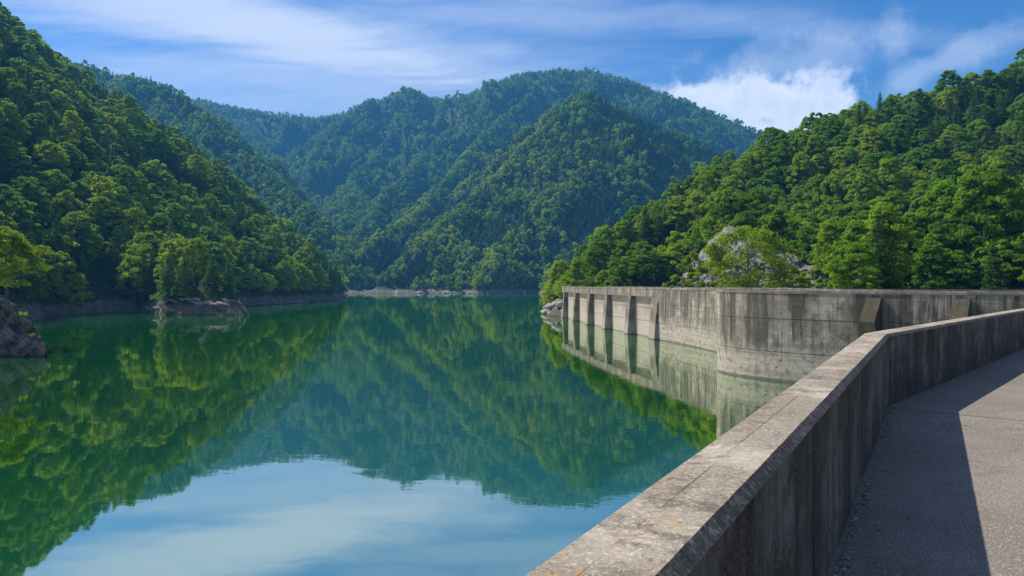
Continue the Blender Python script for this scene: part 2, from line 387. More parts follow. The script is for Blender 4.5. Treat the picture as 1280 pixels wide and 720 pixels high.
def ground_material():
    m, k = material('hillside_ground')
    g = k.n('ShaderNodeNewGeometry'); pos = g.outputs['Position']
    c, h = rock_color(k, pos, .55, pale=(.14, .125, .105), mid=(.075, .065, .054))
    sx = k.n('ShaderNodeSeparateXYZ'); k.put(sx.inputs[0], pos); z = sx.outputs[2]
    n = k.noise(pos, .12, 5, .6); n2 = k.noise(pos, .9, 5, .65)
    veg = k.mix(k.ramp(n2, .35, .65), (.012, .022, .007), (.035, .055, .014))
    soil = k.mix(k.ramp(n2, .4, .6), (.05, .04, .028), (.10, .082, .06))
    lim = k.math('ADD', z, k.math('ADD', k.math('MULTIPLY', k.math('SUBTRACT', n, .5), 7.0), k.math('MULTIPLY', k.math('SUBTRACT', n2, .5), 3.0)))
    c = k.mix(k.math('MULTIPLY', k.ramp(n, .45, .6), .5), c, soil)
    c = k.mix(k.ramp(lim, 3.6, 5.2), c, veg)
    c = k.mix(k.ramp(z, .15, .6, .65, 0), c, (.03, .028, .022))
    finish(k, c, .95, k.bump(h, .8, .5), .2)
    return m
M['ground'] = ground_material()

def leaf_material(name, dark, mid, light, trans=.35, patch=.012, sat_light=None):
    m, k = material(name)
    oi = k.n('ShaderNodeObjectInfo'); g = k.n('ShaderNodeNewGeometry')
    rv = oi.outputs['Random']; isl = g.outputs['Random Per Island']
    pt = k.noise(oi.outputs['Location'], patch, 3, .6)
    f = k.math('ADD', k.math('MULTIPLY', rv, .62), k.math('MULTIPLY', k.math('SUBTRACT', pt, .32), 1.1))
    c = k.mix(k.ramp(f, .05, .5, smooth=False), dark, mid); c = k.mix(k.ramp(f, .55, 1.0, smooth=False), c, light)
    hv = k.n('ShaderNodeHueSaturation'); k.put(hv.inputs['Color'], c)
    k.put(hv.inputs['Hue'], k.math('ADD', .486, k.math('MULTIPLY', isl, .024))); k.put(hv.inputs['Value'], k.math('ADD', .72, k.math('MULTIPLY', isl, .56)))
    c = hv.outputs[0]
    p = k.n('ShaderNodeBsdfPrincipled'); k.put(p.inputs['Base Color'], c); p.inputs['Roughness'].default_value = .5; p.inputs['Specular IOR Level'].default_value = .08
    t = k.n('ShaderNodeBsdfTranslucent'); k.put(t.inputs['Color'], k.mix(.5, k.mix(1.0, c, (1.5, 1.45, .5, 1), 'MULTIPLY'), c))
    mx = k.n('ShaderNodeMixShader'); mx.inputs[0].default_value = trans
    k.t.links.new(p.outputs[0], mx.inputs[1]); k.t.links.new(t.outputs[0], mx.inputs[2])
    o = k.n('ShaderNodeOutputMaterial'); k.t.links.new(mx.outputs[0], o.inputs[0])
    return m
M['leaf'] = leaf_material('broadleaf_foliage', (.062, .160, .010), (.125, .250, .013), (.235, .345, .018), .5)
M['leaf_mid'] = leaf_material('light_foliage', (.150, .270, .010), (.225, .335, .013), (.29, .37, .016), .5)
M['leaf_bright'] = leaf_material('bright_young_foliage', (.16, .25, .014), (.18, .27, .015), (.20, .28, .016), .5)  # bright yellow green leaf colour of the lone trees, bushes and tufts
M['needle'] = leaf_material('conifer_foliage', (.030, .084, .012), (.058, .136, .015), (.110, .200, .018), .32)
def bark_material():
    m, k = material('bark')
    pos = k.n('ShaderNodeTexCoord').outputs['Object']
    a = k.noise(k.vmath('MULTIPLY', pos, (6, 6, 1.0)), 1.0, 5, .65); b = k.noise(pos, 1.1, 3)
    c = k.mix(k.ramp(a, .38, .62), (.045, .036, .028), (.15, .13, .11)); c = k.mix(k.ramp(b, .55, .7, 0, .6), c, (.20, .19, .17))
    finish(k, c, .95, k.bump(a, .8, .05), .15)
    return m
M['bark'] = bark_material()
def litter_material():
    m, k = material('leaf_litter')
    r = k.n('ShaderNodeNewGeometry').outputs['Random Per Island']
    c = k.mix(k.ramp(r, .2, .5), (.09, .07, .05), (.20, .17, .13)); c = k.mix(k.ramp(r, .72, .76), c, (.33, .31, .28))
    finish(k, c, .95, None, .15); return m
M['litter'] = litter_material()

# ------------------------------------------------------------------ sky and sun
SUN_EL, SUN_AZ = math.radians(50), math.radians(-60)     # azimuth from the view axis (+Y), to the left
def build_world():
    w = bpy.data.worlds.new('World'); S.world = w; w.use_nodes = True
    k = NT(w.node_tree)
    d = k.n('ShaderNodeTexCoord').outputs['Generated']
    sky = k.n('ShaderNodeTexSky', sky_type='NISHITA'); sky.sun_disc = False
    sky.sun_elevation = SUN_EL; sky.sun_rotation = SUN_AZ; sky.air_density = 1.0; sky.dust_density = .6; sky.ozone_density = 3.0; sky.altitude = 300
    hs = k.n('ShaderNodeHueSaturation'); k.t.links.new(sky.outputs[0], hs.inputs['Color'])
    hs.inputs['Saturation'].default_value = SKY_SAT; hs.inputs['Value'].default_value = 1.0; hs.inputs['Hue'].default_value = .512
    c = hs.outputs[0]
    sx = k.n('ShaderNodeSeparateXYZ'); k.put(sx.inputs[0], d); x, y, z = sx.outputs
    # high cirrus on a flat layer above the valley
    zz = k.math('ADD', k.math('MAXIMUM', z, 0.0), .12)
    pl = k.comb(k.math('DIVIDE', x, zz), k.math('DIVIDE', y, zz), 0.0)
    warp = k.n('ShaderNodeTexNoise'); k.put(warp.inputs['Vector'], pl); warp.inputs['Scale'].default_value = .55; warp.inputs['Detail'].default_value = 3
    pl2 = k.vmath('ADD', pl, k.vmath('SCALE', warp.outputs['Color'], 1.1))
    rot = k.n('ShaderNodeMapping'); k.put(rot.inputs['Vector'], pl2); rot.inputs['Rotation'].default_value = (0, 0, math.radians(-24)); rot.inputs['Scale'].default_value = (.42, 1.25, 1)
    ci = k.noise(rot.outputs[0], .95, 8, .56, .25); ci2 = k.noise(rot.outputs[0], 3.6, 6, .6, .3)
    az = k.math('DIVIDE', x, k.math('MAXIMUM', y, .05))
    lefty = k.ramp(az, -.10, .36, 1.0, .16)
    cir = k.math('MULTIPLY', k.ramp(k.math('ADD', k.math('MULTIPLY', ci, .8), k.math('MULTIPLY', ci2, .2)), CI_LO, CI_HI), lefty)
    # bank of thin cloud high on the left
    def blob(px, py, rx, ry, tilt=0.0):
        v = Vector(((px-640)/FPX, 1, (HORIZ-py)/FPX)).normalized()
        side = Vector((v.y, -v.x, 0)).normalized(); up = side.cross(v)
        side, up = side*math.cos(tilt)+up*math.sin(tilt), up*math.cos(tilt)-side*math.sin(tilt)
        a = k.math('DIVIDE', k.vmath('DOT_PRODUCT', d, tuple(side)), rx/FPX); b = k.math('DIVIDE', k.vmath('DOT_PRODUCT', d, tuple(up)), ry/FPX)
        return k.math('SQRT', k.math('ADD', k.math('MULTIPLY', a, a), k.math('MULTIPLY', b, b))), b
    veil = None
    for args, st in (((330, 42, 290, 46, -.12), .85), ((210, 35, 150, 30, -.05), .6), ((480, 72, 220, 60, -.1), .55), ((420, 100, 330, 60, 0), .5), ((640, 20, 330, 22, -.03), .35), ((960, 34, 330, 16, -.2), .22)):
        r, _ = blob(*args)
        f = k.math('MULTIPLY', k.ramp(k.math('ADD', r, k.math('MULTIPLY', k.math('SUBTRACT', ci2, .5), 2.2)), .15, 1.35, 1, 0), st)
        veil = f if veil is None else k.math('MAXIMUM', veil, f)
    veil = k.math('MULTIPLY', veil, k.ramp(ci, .28, .54, .5, 1.1))
    cir = k.math('MAXIMUM', k.math('MULTIPLY', cir, .8), veil)
    # unseen broken cloud overhead and behind the viewer, added as neutral fill light
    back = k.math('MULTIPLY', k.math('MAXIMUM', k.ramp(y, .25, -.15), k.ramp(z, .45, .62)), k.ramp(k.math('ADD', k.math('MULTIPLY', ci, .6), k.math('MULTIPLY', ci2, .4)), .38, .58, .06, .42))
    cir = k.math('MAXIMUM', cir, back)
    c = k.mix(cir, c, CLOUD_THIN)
    # low horizon brightening of thin cloud
    # cumulus behind the right hand hill
    fl = k.noise(d, 21, 10, .63); fl2 = k.noise(d, 7, 4, .5)
    cum = None; shade = None
    for args in ((945, 128, 118, 36, .04), (1015, 142, 75, 28, .35), (880, 122, 60, 20, -.1), (940, 190, 160, 60, 0)):
        r, b = blob(*args)
        f = k.ramp(k.math('ADD', r, k.math('ADD', k.math('MULTIPLY', k.math('SUBTRACT', fl, .5), 1.9), k.math('MULTIPLY', k.math('SUBTRACT', fl2, .5), 1.2))), .62, 1.08, 1, 0)
        cum = f if cum is None else k.math('MAXIMUM', cum, f)
    r, _ = blob(990, 80, 110, 30, .12)
    soft = k.math('MULTIPLY', k.ramp(k.math('ADD', r, k.math('MULTIPLY', k.math('SUBTRACT', fl, .5), 3.2)), .2, 1.5, 1, 0), .4)
    r2, _ = blob(1180, 78, 75, 17, .30)
    soft = k.math('MAXIMUM', soft, k.math('MULTIPLY', k.ramp(k.math('ADD', r2, k.math('MULTIPLY', k.math('SUBTRACT', fl, .5), 2.6)), .2, 1.35, 1, 0), .45))
    cc = k.mix(k.ramp(k.math('ADD', k.math('MULTIPLY', fl, .6), k.math('MULTIPLY', fl2, .4)), .36, .62), CLOUD_LOW, CLOUD_TOP)
    c = k.mix(soft, c, CLOUD_THIN); c = k.mix(k.math('MULTIPLY', cum, .86), c, cc)
    bg = k.n('ShaderNodeBackground'); k.t.links.new(c, bg.inputs[0]); bg.inputs[1].default_value = SKY_STRENGTH
    o = k.n('ShaderNodeOutputWorld'); k.t.links.new(bg.outputs[0], o.inputs[0])
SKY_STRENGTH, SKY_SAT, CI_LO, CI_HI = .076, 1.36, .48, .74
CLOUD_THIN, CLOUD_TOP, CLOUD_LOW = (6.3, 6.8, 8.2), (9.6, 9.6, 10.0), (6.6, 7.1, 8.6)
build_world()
sun = bpy.data.lights.new('sun', 'SUN'); sun.energy = 5.0; sun.angle = math.radians(.53); sun.color = (1, .93, .80)
so = bpy.data.objects.new('sun', sun); COL.objects.link(so)
sd = Vector((math.sin(SUN_AZ)*math.cos(SUN_EL), math.cos(SUN_AZ)*math.cos(SUN_EL), math.sin(SUN_EL)))
so.rotation_euler = sd.to_track_quat('Z', 'Y').to_euler(); so.location = (0, 0, 60)

# ------------------------------------------------------------------ camera
cam = bpy.data.cameras.new('camera'); co = bpy.data.objects.new('camera', cam); COL.objects.link(co)
co.location = (0, 0, EYE); co.rotation_euler = (math.pi/2, 0, 0)
cam.sensor_width = 36; cam.lens = FPX/1280*36; cam.shift_y = -4.5/1280; cam.clip_start = .1; cam.clip_end = 9000
S.camera = co
S.view_settings.view_transform = 'Standard'; S.view_settings.look = 'None'; S.view_settings.exposure = 0.75; S.view_settings.gamma = 1.0
S.render.engine = 'CYCLES'
cy = S.cycles
cy.max_bounces = 5; cy.diffuse_bounces = 3; cy.glossy_bounces = 2; cy.transmission_bounces = 2; cy.volume_bounces = 0; cy.transparent_max_bounces = 4
cy.use_denoising = True; cy.use_adaptive_sampling = True; cy.adaptive_threshold = .006; cy.sample_clamp_indirect = 4.0
try: cy.denoiser = 'OPENIMAGEDENOISE'; cy.denoising_input_passes = 'RGB_ALBEDO_NORMAL'
except Exception: pass
# ------------------------------------------------------------------ sweeping a section along a plan line
def dense(pts, step, near=None):
    out = [pts[0]]; 
    for a, b in zip(pts[:-1], pts[1:]):
        L = math.hypot(b[0]-a[0], b[1]-a[1]); st = step
        if near and min(math.hypot(*a), math.hypot(*b)) < near[0]: st = near[1]
        n = max(1, int(round(L/st)))
        out += [(a[0]+(b[0]-a[0])*i/n, a[1]+(b[1]-a[1])*i/n) for i in range(1, n+1)]
    return out
def smooth(pts, it=2, keep=()):
    """Chaikin corner cutting"""
    for _ in range(it):
        q = [pts[0]]
        for a, b in zip(pts[:-1], pts[1:]):
            q += [(a[0]*.75+b[0]*.25, a[1]*.75+b[1]*.25), (a[0]*.25+b[0]*.75, a[1]*.25+b[1]*.75)]
        pts = q+[pts[-1]]
    return pts
def normals(pts):
    N = []
    for i in range(len(pts)):
        def nrm(a, b):
            L = math.hypot(b[0]-a[0], b[1]-a[1]) or 1; return (-(b[1]-a[1])/L, (b[0]-a[0])/L)
        n0 = nrm(pts[i-1], pts[i]) if i > 0 else nrm(pts[0], pts[1])
        n1 = nrm(pts[i], pts[i+1]) if i < len(pts)-1 else n0
        bx, by = n0[0]+n1[0], n0[1]+n1[1]; L = math.hypot(bx, by) or 1; bx, by = bx/L, by/L
        c = max(.35, bx*n0[0]+by*n0[1]); N.append((bx/c, by/c))
    return N
def lengths(pts):
    s = [0.0]
    for a, b in zip(pts[:-1], pts[1:]): s.append(s[-1]+math.hypot(b[0]-a[0], b[1]-a[1]))
    return s
def sweep(name, pts, sec, mats, secmat=None, closed=True, vmap=None, jitter=None, u0=0.0):
    """sec: (offset to the lake side, height) round the section; returns a mesh with UV = (metres along, vmap or height)"""
    N, Ls, n, k = normals(pts), lengths(pts), len(pts), len(sec)
    V = []
    for i, p in enumerate(pts):
        for j, (o, z) in enumerate(sec):
            jo = jz = 0.0
            if jitter: jo, jz = jitter(i, j, Ls[i])
            V.append((p[0]+N[i][0]*(o+jo), p[1]+N[i][1]*(o+jo), z+jz))
    F, UV, FM = [], [], []
    m = k if closed else k-1
    for i in range(n-1):
        for j in range(m):
            j2 = (j+1) % k
            F.append((i*k+j, (i+1)*k+j, (i+1)*k+j2, i*k+j2))
            va, vb = (vmap[j] if vmap else (sec[j][1], sec[j2][1]))
            UV += [(Ls[i]+u0, va), (Ls[i+1]+u0, va), (Ls[i+1]+u0, vb), (Ls[i]+u0, vb)]
            FM.append(secmat[j] if secmat else 0)
    if closed:
        F.append(tuple(range(k))); F.append(tuple((n-1)*k+j for j in reversed(range(k))))
        for e in (0, 1): UV += [(0, 0)]*k; FM.append(0)
    return mesh_from(name, V, F, mats, ('l', UV), FM)

# ------------------------------------------------------------------ near parapet
PZ = 9.31
near_pts = []
for a, b in zip(NEAR[:-1], NEAR[1:]):
    L = math.hypot(b[0]-a[0], b[1]-a[1]); mid = math.hypot((a[0]+b[0])/2, (a[1]+b[1])/2)
    n = int(L/.05) if mid < 9 else int(L/.15) if mid < 20 else int(L/1.0)
    near_pts += [(a[0]+(b[0]-a[0])*i/n, a[1]+(b[1]-a[1])*i/n) for i in range(n)]
near_pts.append(NEAR[-1])
NL = lengths(near_pts)
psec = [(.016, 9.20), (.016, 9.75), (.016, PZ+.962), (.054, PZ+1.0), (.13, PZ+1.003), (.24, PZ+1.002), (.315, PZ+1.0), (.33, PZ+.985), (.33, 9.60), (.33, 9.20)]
def pj(i, j, s):
    if j in (2, 3):
        g = fbm(np.array([s*7.0]), np.array([j*3.1]), 71, 4)[0]; chip = max(0, vnoise(np.array([s*2.3]), np.array([j*9.0]), 72)[0]-.62)
        return (.0015*g + (.005 if j == 2 else .003)*chip, .002*g - .007*chip)
    if j in (4, 5, 6): return (0, .003*fbm(np.array([s*2.0]), np.array([j*1.7]), 73, 3)[0])
    if j == 1: return (.006*fbm(np.array([s*1.1]), np.array([0.0]), 74, 3)[0], 0)
    return (0, 0)
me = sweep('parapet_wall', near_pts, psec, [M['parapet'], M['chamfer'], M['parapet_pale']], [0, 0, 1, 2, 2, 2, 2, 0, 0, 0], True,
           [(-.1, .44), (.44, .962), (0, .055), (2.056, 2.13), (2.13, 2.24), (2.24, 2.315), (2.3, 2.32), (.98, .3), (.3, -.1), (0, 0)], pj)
par = tag(link('parapet_wall', me), 'weathered concrete parapet with chamfered dark edge beside the path in the foreground', 'parapet')
# vertical face of the dam under the near parapet, and the crest it stands on
me = sweep('dam_face', near_pts[::4]+[near_pts[-1]], [(.33, 9.19), (.33, -3), (-3.5, -3), (-3.5, 9.19)], [M['dam']])
tag(link('dam_face', me, None), 'stained concrete dam face dropping to the lake below the foreground parapet', 'dam')
# ragged joint at the bend of the wall, filled with dark mastic
bx, by = CORNER
Nn = normals(near_pts)[[i for i, p in enumerate(near_pts) if abs(p[0]-bx)+abs(p[1]-by) < .01][0]]
# ------------------------------------------------------------------ path
path_poly = []
fN = normals(NEAR)
for p, n in zip(NEAR, fN): path_poly.append((p[0]+n[0]*.10, p[1]+n[1]*.10))
FAR_S = smooth(FAR, 2)
fN = normals(FAR_S)
for p, n in zip(FAR_S[2:], fN[2:]): path_poly.append((p[0]-n[0]*.25, p[1]-n[1]*.25))
path_poly += TOE
bm = bmesh.new()
vs = [bm.verts.new((x, y, PZ)) for x, y in path_poly]
f = bm.faces.new(vs); f.normal_update()
if f.normal.z < 0: bmesh.ops.reverse_faces(bm, faces=[f])
bmesh.ops.triangulate(bm, faces=bm.faces[:])
me = bpy.data.meshes.new('path'); bm.to_mesh(me); bm.free(); me.materials.append(M['path'])
tag(link('path', me), kind='structure')

# grit and leaf litter gathered along the foot of the parapet
V, F = [], []
for q in range(2600):
    t = -9.5 + 24*rnd.random()
    p, d = (along(CORNER, D1, t), D1) if t < 0 else (along(CORNER, D2, t), D2)
    off = .012 + abs(rnd.gauss(0, .04)) * (2.0 if rnd.random() < .08 else .7)
    if rnd.random() < .07: off = rnd.uniform(.1, 2.6)
    if vnoise(np.array([t*1.3]), np.array([0.5]), 9)[0] < -.15 and rnd.random() < .7: continue
    x, y = p[0]+d[1]*off, p[1]-d[0]*off
    s = rnd.uniform(.004, .016); a = rnd.random()*6.28; h = s*rnd.uniform(.3, .9); b = len(V)
    for e in range(4): V.append((x+s*math.cos(a+e*1.57)*rnd.uniform(.6, 1.3), y+s*math.sin(a+e*1.57)*rnd.uniform(.6, 1.3), PZ+.002))
    V.append((x, y, PZ+.002+h)); F += [(b, b+1, b+4), (b+1, b+2, b+4), (b+2, b+3, b+4), (b+3, b, b+4)]
tag(link('leaf_litter', mesh_from('leaf_litter', V, F, [M['litter']])), 'grit and dry leaf litter along the foot of the foreground parapet', 'litter', kind='stuff')

# ------------------------------------------------------------------ far side of the dam
far_pts = dense(FAR_S, 1.2)
FL = lengths(far_pts)
cut = min(range(len(far_pts)), key=lambda i: abs(far_pts[i][1]-137.2))
dam = tag(empty('dam_wall', (FAR[0][0], FAR[0][1], 0)), 'long stained concrete dam wall curving across the lake in front of the wooded hill', 'dam')
def dpart(name, me, parent=dam):
    o = link(name, me, parent)
    if parent is dam: o.matrix_parent_inverse = Matrix.Translation(dam.location).inverted()
    return o
a_pts, b_pts = far_pts[:cut+1], far_pts[cut:]
dpart('wall_face', sweep('dam_wall_face', a_pts, [(0, -3), (0, 3.33), (.03, 3.36), (.03, 7.08), (.055, 7.11), (.055, 9.98), (-.35, 9.98), (-.35, 9.2), (-3.5, 9.2), (-3.5, -3)], [M['dam']]))
dpart('wall_panel', sweep('dam_wall_panel', b_pts, [(-1.0, -3), (-1.0, 8.55), (-3.6, 8.55), (-3.6, -3)], [M['panel']], u0=FL[cut]))
dpart('beam', sweep('dam_beam', b_pts, [(.06, 8.5), (.06, 9.98), (-.35, 9.98), (-.35, 9.2), (-3.5, 9.2), (-3.5, 8.5)], [M['beam']], u0=FL[cut]))
dpart('coping', sweep('dam_coping', far_pts, [(.13, 10.0), (.13, 10.27), (.09, 10.31), (-.40, 10.31), (-.40, 10.0)], [M['beam']]))
def frame_at(pt):
    i = min(range(1, len(far_pts)-1), key=lambda i: math.hypot(far_pts[i][0]-pt[0], far_pts[i][1]-pt[1]))
    a, b = far_pts[i-1], far_pts[i+1]; L = math.hypot(b[0]-a[0], b[1]-a[1])
    t = ((b[0]-a[0])/L, (b[1]-a[1])/L); return far_pts[i], t, (-t[1], t[0])
def profile_block(name, pt, w0, w1, prof, mats, taper=None):
    """side profile (offset to the lake, z) given thickness along the wall"""
    p, t, n = frame_at(pt); V, F, UV = [], [], []
    k = len(prof)
    for s, w in ((-1, w0), (1, w1)):
        for j, (o, z) in enumerate(prof):
            ww = w*(taper[j] if taper else 1)
            V.append((p[0]+n[0]*o+t[0]*s*ww/2, p[1]+n[1]*o+t[1]*s*ww/2, z))
    F = [tuple(range(k)), tuple(reversed(range(k, 2*k)))]
    UV = [(prof[j][0], prof[j][1]) for j in range(k)] + [(prof[j][0]+7, prof[j][1]) for j in reversed(range(k))]
    for j in range(k):
        j2 = (j+1) % k; F.append((j, j+k, j2+k, j2)); UV += [(0, prof[j][1]), (w0, prof[j][1]), (w0, prof[j2][1]), (0, prof[j2][1])]
    me = mesh_from(name, V, F, mats, ('l', UV))
    bm = bmesh.new(); bm.from_mesh(me); bmesh.ops.recalc_face_normals(bm, faces=bm.faces[:])
    bmesh.ops.bevel(bm, geom=bm.edges[:], offset=.035, segments=1, affect='EDGES'); bm.to_mesh(me); bm.free()
    return me
for (px, d, w, low) in ((702, 224, 2.2, 0), (711, 203.5, 2.2, 0), (726.5, 184.5, 2.2, 0), (746, 167, 2.2, 0), (772, 150.5, 2.3, 0), (819, 137.2, 3.0, 1)):
    pt = at(px, 0, d)[:2]
    if low: prof = [(1.05, -3), (.95, 0), (.18, 8.05), (-.05, 8.46), (-1.6, 8.46), (-1.6, -3)]
    else: prof = [(1.0, -3), (.85, 0), (.16, 8.2), (.16, 10.42), (-.30, 10.42), (-.30, 8.3), (-1.6, 8.3), (-1.6, -3)]
    pil = dpart('pilaster', profile_block('pilaster', pt, w, w, prof, [M['pilaster']]))
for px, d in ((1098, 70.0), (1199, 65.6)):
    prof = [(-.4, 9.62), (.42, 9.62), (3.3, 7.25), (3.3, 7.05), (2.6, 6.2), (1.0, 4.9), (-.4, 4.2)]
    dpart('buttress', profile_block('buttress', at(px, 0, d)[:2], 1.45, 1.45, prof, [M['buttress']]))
# second parapet on the far side of the crest road
back = [(63, 62), (57.5, 67.0), (51.5, 71.6), (46.0, 76.3), (41.6, 81), (39.5, 87), (41.5, 95), (43.0, 103), (42.6, 113), (40.8, 125), (38.6, 137), (35.4, 151.5), (32.4, 168), (30.0, 185), (27.6, 203)]
back = dense(smooth(back, 2), 1.5)
me = sweep('road_parapet', back, [(.18, 9.25), (.18, 10.18), (.23, 10.2), (.23, 10.44), (-.23, 10.44), (-.23, 10.2), (-.18, 10.18), (-.18, 9.25)], [M['beam']])
tag(link('road_parapet', me), 'low pale concrete parapet just showing behind the top of the far dam wall', 'parapet')

# ------------------------------------------------------------------ water and land
me = bpy.data.meshes.new('lake')
me.from_pydata([(-1400, -300, 0), (1400, -300, 0), (1400, 1500, 0), (-1400, 1500, 0)], [], [(0, 1, 2, 3)]); me.materials.append(M['water'])
tag(link('lake_water', me), kind='structure')

ang = np.radians(np.concatenate([np.arange(-62, -42, .8), np.arange(-42, 42, .22), np.arange(42, 66, .8)]))
rad = [24.0]
while rad[-1] < 3300: rad.append(rad[-1]*1.0105 if rad[-1] < 520 else rad[-1]*1.0085)
rad = np.array(rad)
AA, RR = np.meshgrid(ang, rad)
X, Y = np.sin(AA)*RR, np.cos(AA)*RR
Z = terrain(X, Y)
na, nr = len(ang), len(rad)
V = np.stack([X, Y, Z], -1).reshape(-1, 3)
idx = np.arange(na*nr).reshape(nr, na)
Q = np.stack([idx[:-1, :-1], idx[:-1, 1:], idx[1:, 1:], idx[1:, :-1]], -1).reshape(-1, 4)
keep = V[:, 2][Q].max(1) > -4.9
Q = Q[keep]
used = np.zeros(len(V), bool); used[Q.ravel()] = True
remap = np.cumsum(used)-1
tag(link('hillside', big_mesh('hillside', V[used], remap[Q], [M['ground']], smooth=True)), kind='structure')

# horizon test: steepest sight line already reached nearer to the eye, per angle and radius
EL = (Z - EYE)/RR
HOR = np.maximum.accumulate(EL, 0); HOR = np.vstack([np.full((1, na), -9.0), HOR[:-1]])
def horizon(x, y):
    r = np.hypot(x, y); a = np.arctan2(x, y)
    i = np.clip(np.searchsorted(rad, r)-2, 0, nr-1); j = np.clip(np.searchsorted(ang, a), 0, na-1)
    return HOR[i, j]

# ------------------------------------------------------------------ rocks
def rock_mesh(name, size, seed, mat, sub=3, rough=.28, facets=5):
    bm = bmesh.new(); bmesh.ops.create_icosphere(bm, subdivisions=sub, radius=1.0)
    rs = np.random.RandomState(seed); pl = rs.normal(size=(facets+4, 3)); pl /= np.linalg.norm(pl, axis=1)[:, None]; cut_ = rs.uniform(.45, .85, facets+4)
    for v in bm.verts:
        c = np.array(v.co)
        for n_, d_ in zip(pl, cut_):
            e = c.dot(n_)-d_
            if e > 0: c = c - n_*e*.92
        q = c*2.1+seed*1.7
        g = fbm(np.array([q[0]+q[2]*.7]), np.array([q[1]-q[2]*.6]), seed, 4)[0]
        c = c*(1+rough*g); v.co = c*np.array(size)
    me = bpy.data.meshes.new(name); bm.to_mesh(me); bm.free(); me.materials.append(mat); return me
# dark crag at the left edge: a leaning, jointed block running down into the water
def crag():
    ST = [(-104, 104.5, 110, 128, 13.5), (-92, 104.2, 108.5, 122, 11.5), (-84, 103.6, 107, 116, 9.2), (-79.0, 103.2, 105.8, 112, 7.0), (-76.2, 102.8, 104.8, 109, 4.4), (-74.0, 102.4, 103.9, 106.5, 1.8), (-72.4, 102.2, 103.0, 104.5, -.9)]
    A = np.array(ST, float); A[:, 0] += 1.7; A[:, 4] = A[:, 4]*1.08+.2; n, mr = 120, 60; s = np.linspace(0, len(ST)-1, n+1)
    col = [np.interp(s, range(len(ST)), A[:, k_]) for k_ in range(5)]
    t = np.linspace(0, 1, mr+1); V = np.zeros((n+1, mr+1, 3))
    for i in range(n+1):
        x, y0, y1, y2, zt = (c_[i] for c_ in col)
        yy_ = np.interp(t, [0, .5, .56, 1], [y0, y1-.3, y1+.5, y2]); zz_ = np.interp(t, [0, .42, .5, .56, 1], [-2.2, zt*.72-.6, zt, zt-.1, -2.2])
        V[i, :, 0] = x; V[i, :, 1] = yy_; V[i, :, 2] = zz_
    V = V.reshape(-1, 3)
    a_, b_, c_ = V[:, 0]*.8+V[:, 2]*.6, V[:, 1]*.8-V[:, 2]*.5+V[:, 0]*.2, V[:, 2]*.9-V[:, 0]*.4
    g = fbm(a_*.35, b_*.35+c_*.2, 81, 5)
    blk = _hash(np.floor(a_*.75+g*1.2), np.floor(c_*.9+g), 82); blk2 = _hash(np.floor(a_*1.9+g*2), np.floor(c_*2.2-g), 83)
    V[:, 1] -= .55*blk+.22*blk2+.7*g; V[:, 2] += .30*blk+.18*blk2+.5*fbm(a_*.8, b_*.8, 84, 4); V[:, 0] += .45*blk2+.6*fbm(b_*.5, c_*.5, 85, 4)
    Q = [(i*(mr+1)+j, (i+1)*(mr+1)+j, (i+1)*(mr+1)+j+1, i*(mr+1)+j+1) for i in range(n) for j in range(mr)]
    return big_mesh('crag', V, np.array(Q), [M['crag']])
tag(link('rock_crag', crag()), 'dark craggy rock sloping into the water at the left edge', 'rock')
# grass tufts on the crag
def tuft(loc, s, label):
    V, F = [], []
    for q in range(70):
        a = rnd.random()*6.28; r = s*rnd.random()**.5; x, y = r*math.cos(a), r*math.sin(a); h = s*rnd.uniform(.5, 1.1); w = s*.07
        dx, dy = rnd.gauss(0, .35)*s, rnd.gauss(0, .35)*s; b = len(V)
        V += [(x-w, y, 0), (x+w, y, 0), (x+dx+w*.6, y+dy, h*.7), (x+dx*1.6, y+dy*1.6, h)]; F += [(b, b+1, b+2), (b, b+2, b+3)]
    o = link('grass_tuft', mesh_from('grass_tuft', V, F, [M['leaf_bright']])); o.location = loc
    tag(o, label, 'grass')
TUFTS = [((-76.0, 105.4, 6.1), .8, 'yellow green tuft of grass on top of the dark crag at left'), ((-73.3, 104.2, 3.0), .6, 'small yellow green tuft of grass halfway down the dark crag at left')]
for a in TUFTS: tuft(*a)

# bare rock face cut into the hill behind the dam
def outcrop():
    n, mr = 110, 70; V, Q = [], []
    for j in range(mr+1):
        t = j/mr
        for i in range(n+1):
            u = i/n*2-1
            half = 18.5*(1-t)**.75 + 1.0
            x = 60 + u*half + 3.0*t*(-1) ; y = 158 + 19*t - 8*(u*(1-t)) + 4*abs(u)**2
            z = 8.6 + 18.3*t**.9*(1-.12*u*u)
            V.append((x, y, z))
    V = np.array(V); q, w_ = V[:, 0]*.20, V[:, 2]*.22
    g = fbm(q, w_, 61, 5); blk = _hash(np.floor(q*2.2+w_*1.1+g*1.5), np.floor(w_*2.6-q*.6+g), 62)
    V[:, 1] += -2.2*g + .75*blk + .6*fbm(q*5, w_*5, 63, 3); V[:, 0] += .8*fbm(q*3, w_*3, 64, 3); V[:, 2] += .9*fbm(q*2, w_*2, 65, 3)
    for j in range(mr):
        for i in range(n): a = j*(n+1)+i; Q.append((a, a+1, a+n+2, a+n+1))
    return big_mesh('outcrop', V, np.array(Q), [M['cliff']])
tag(link('rock_outcrop', outcrop()), 'bare pale grey rock face in the hillside behind the leafy tree on the dam', 'rock')

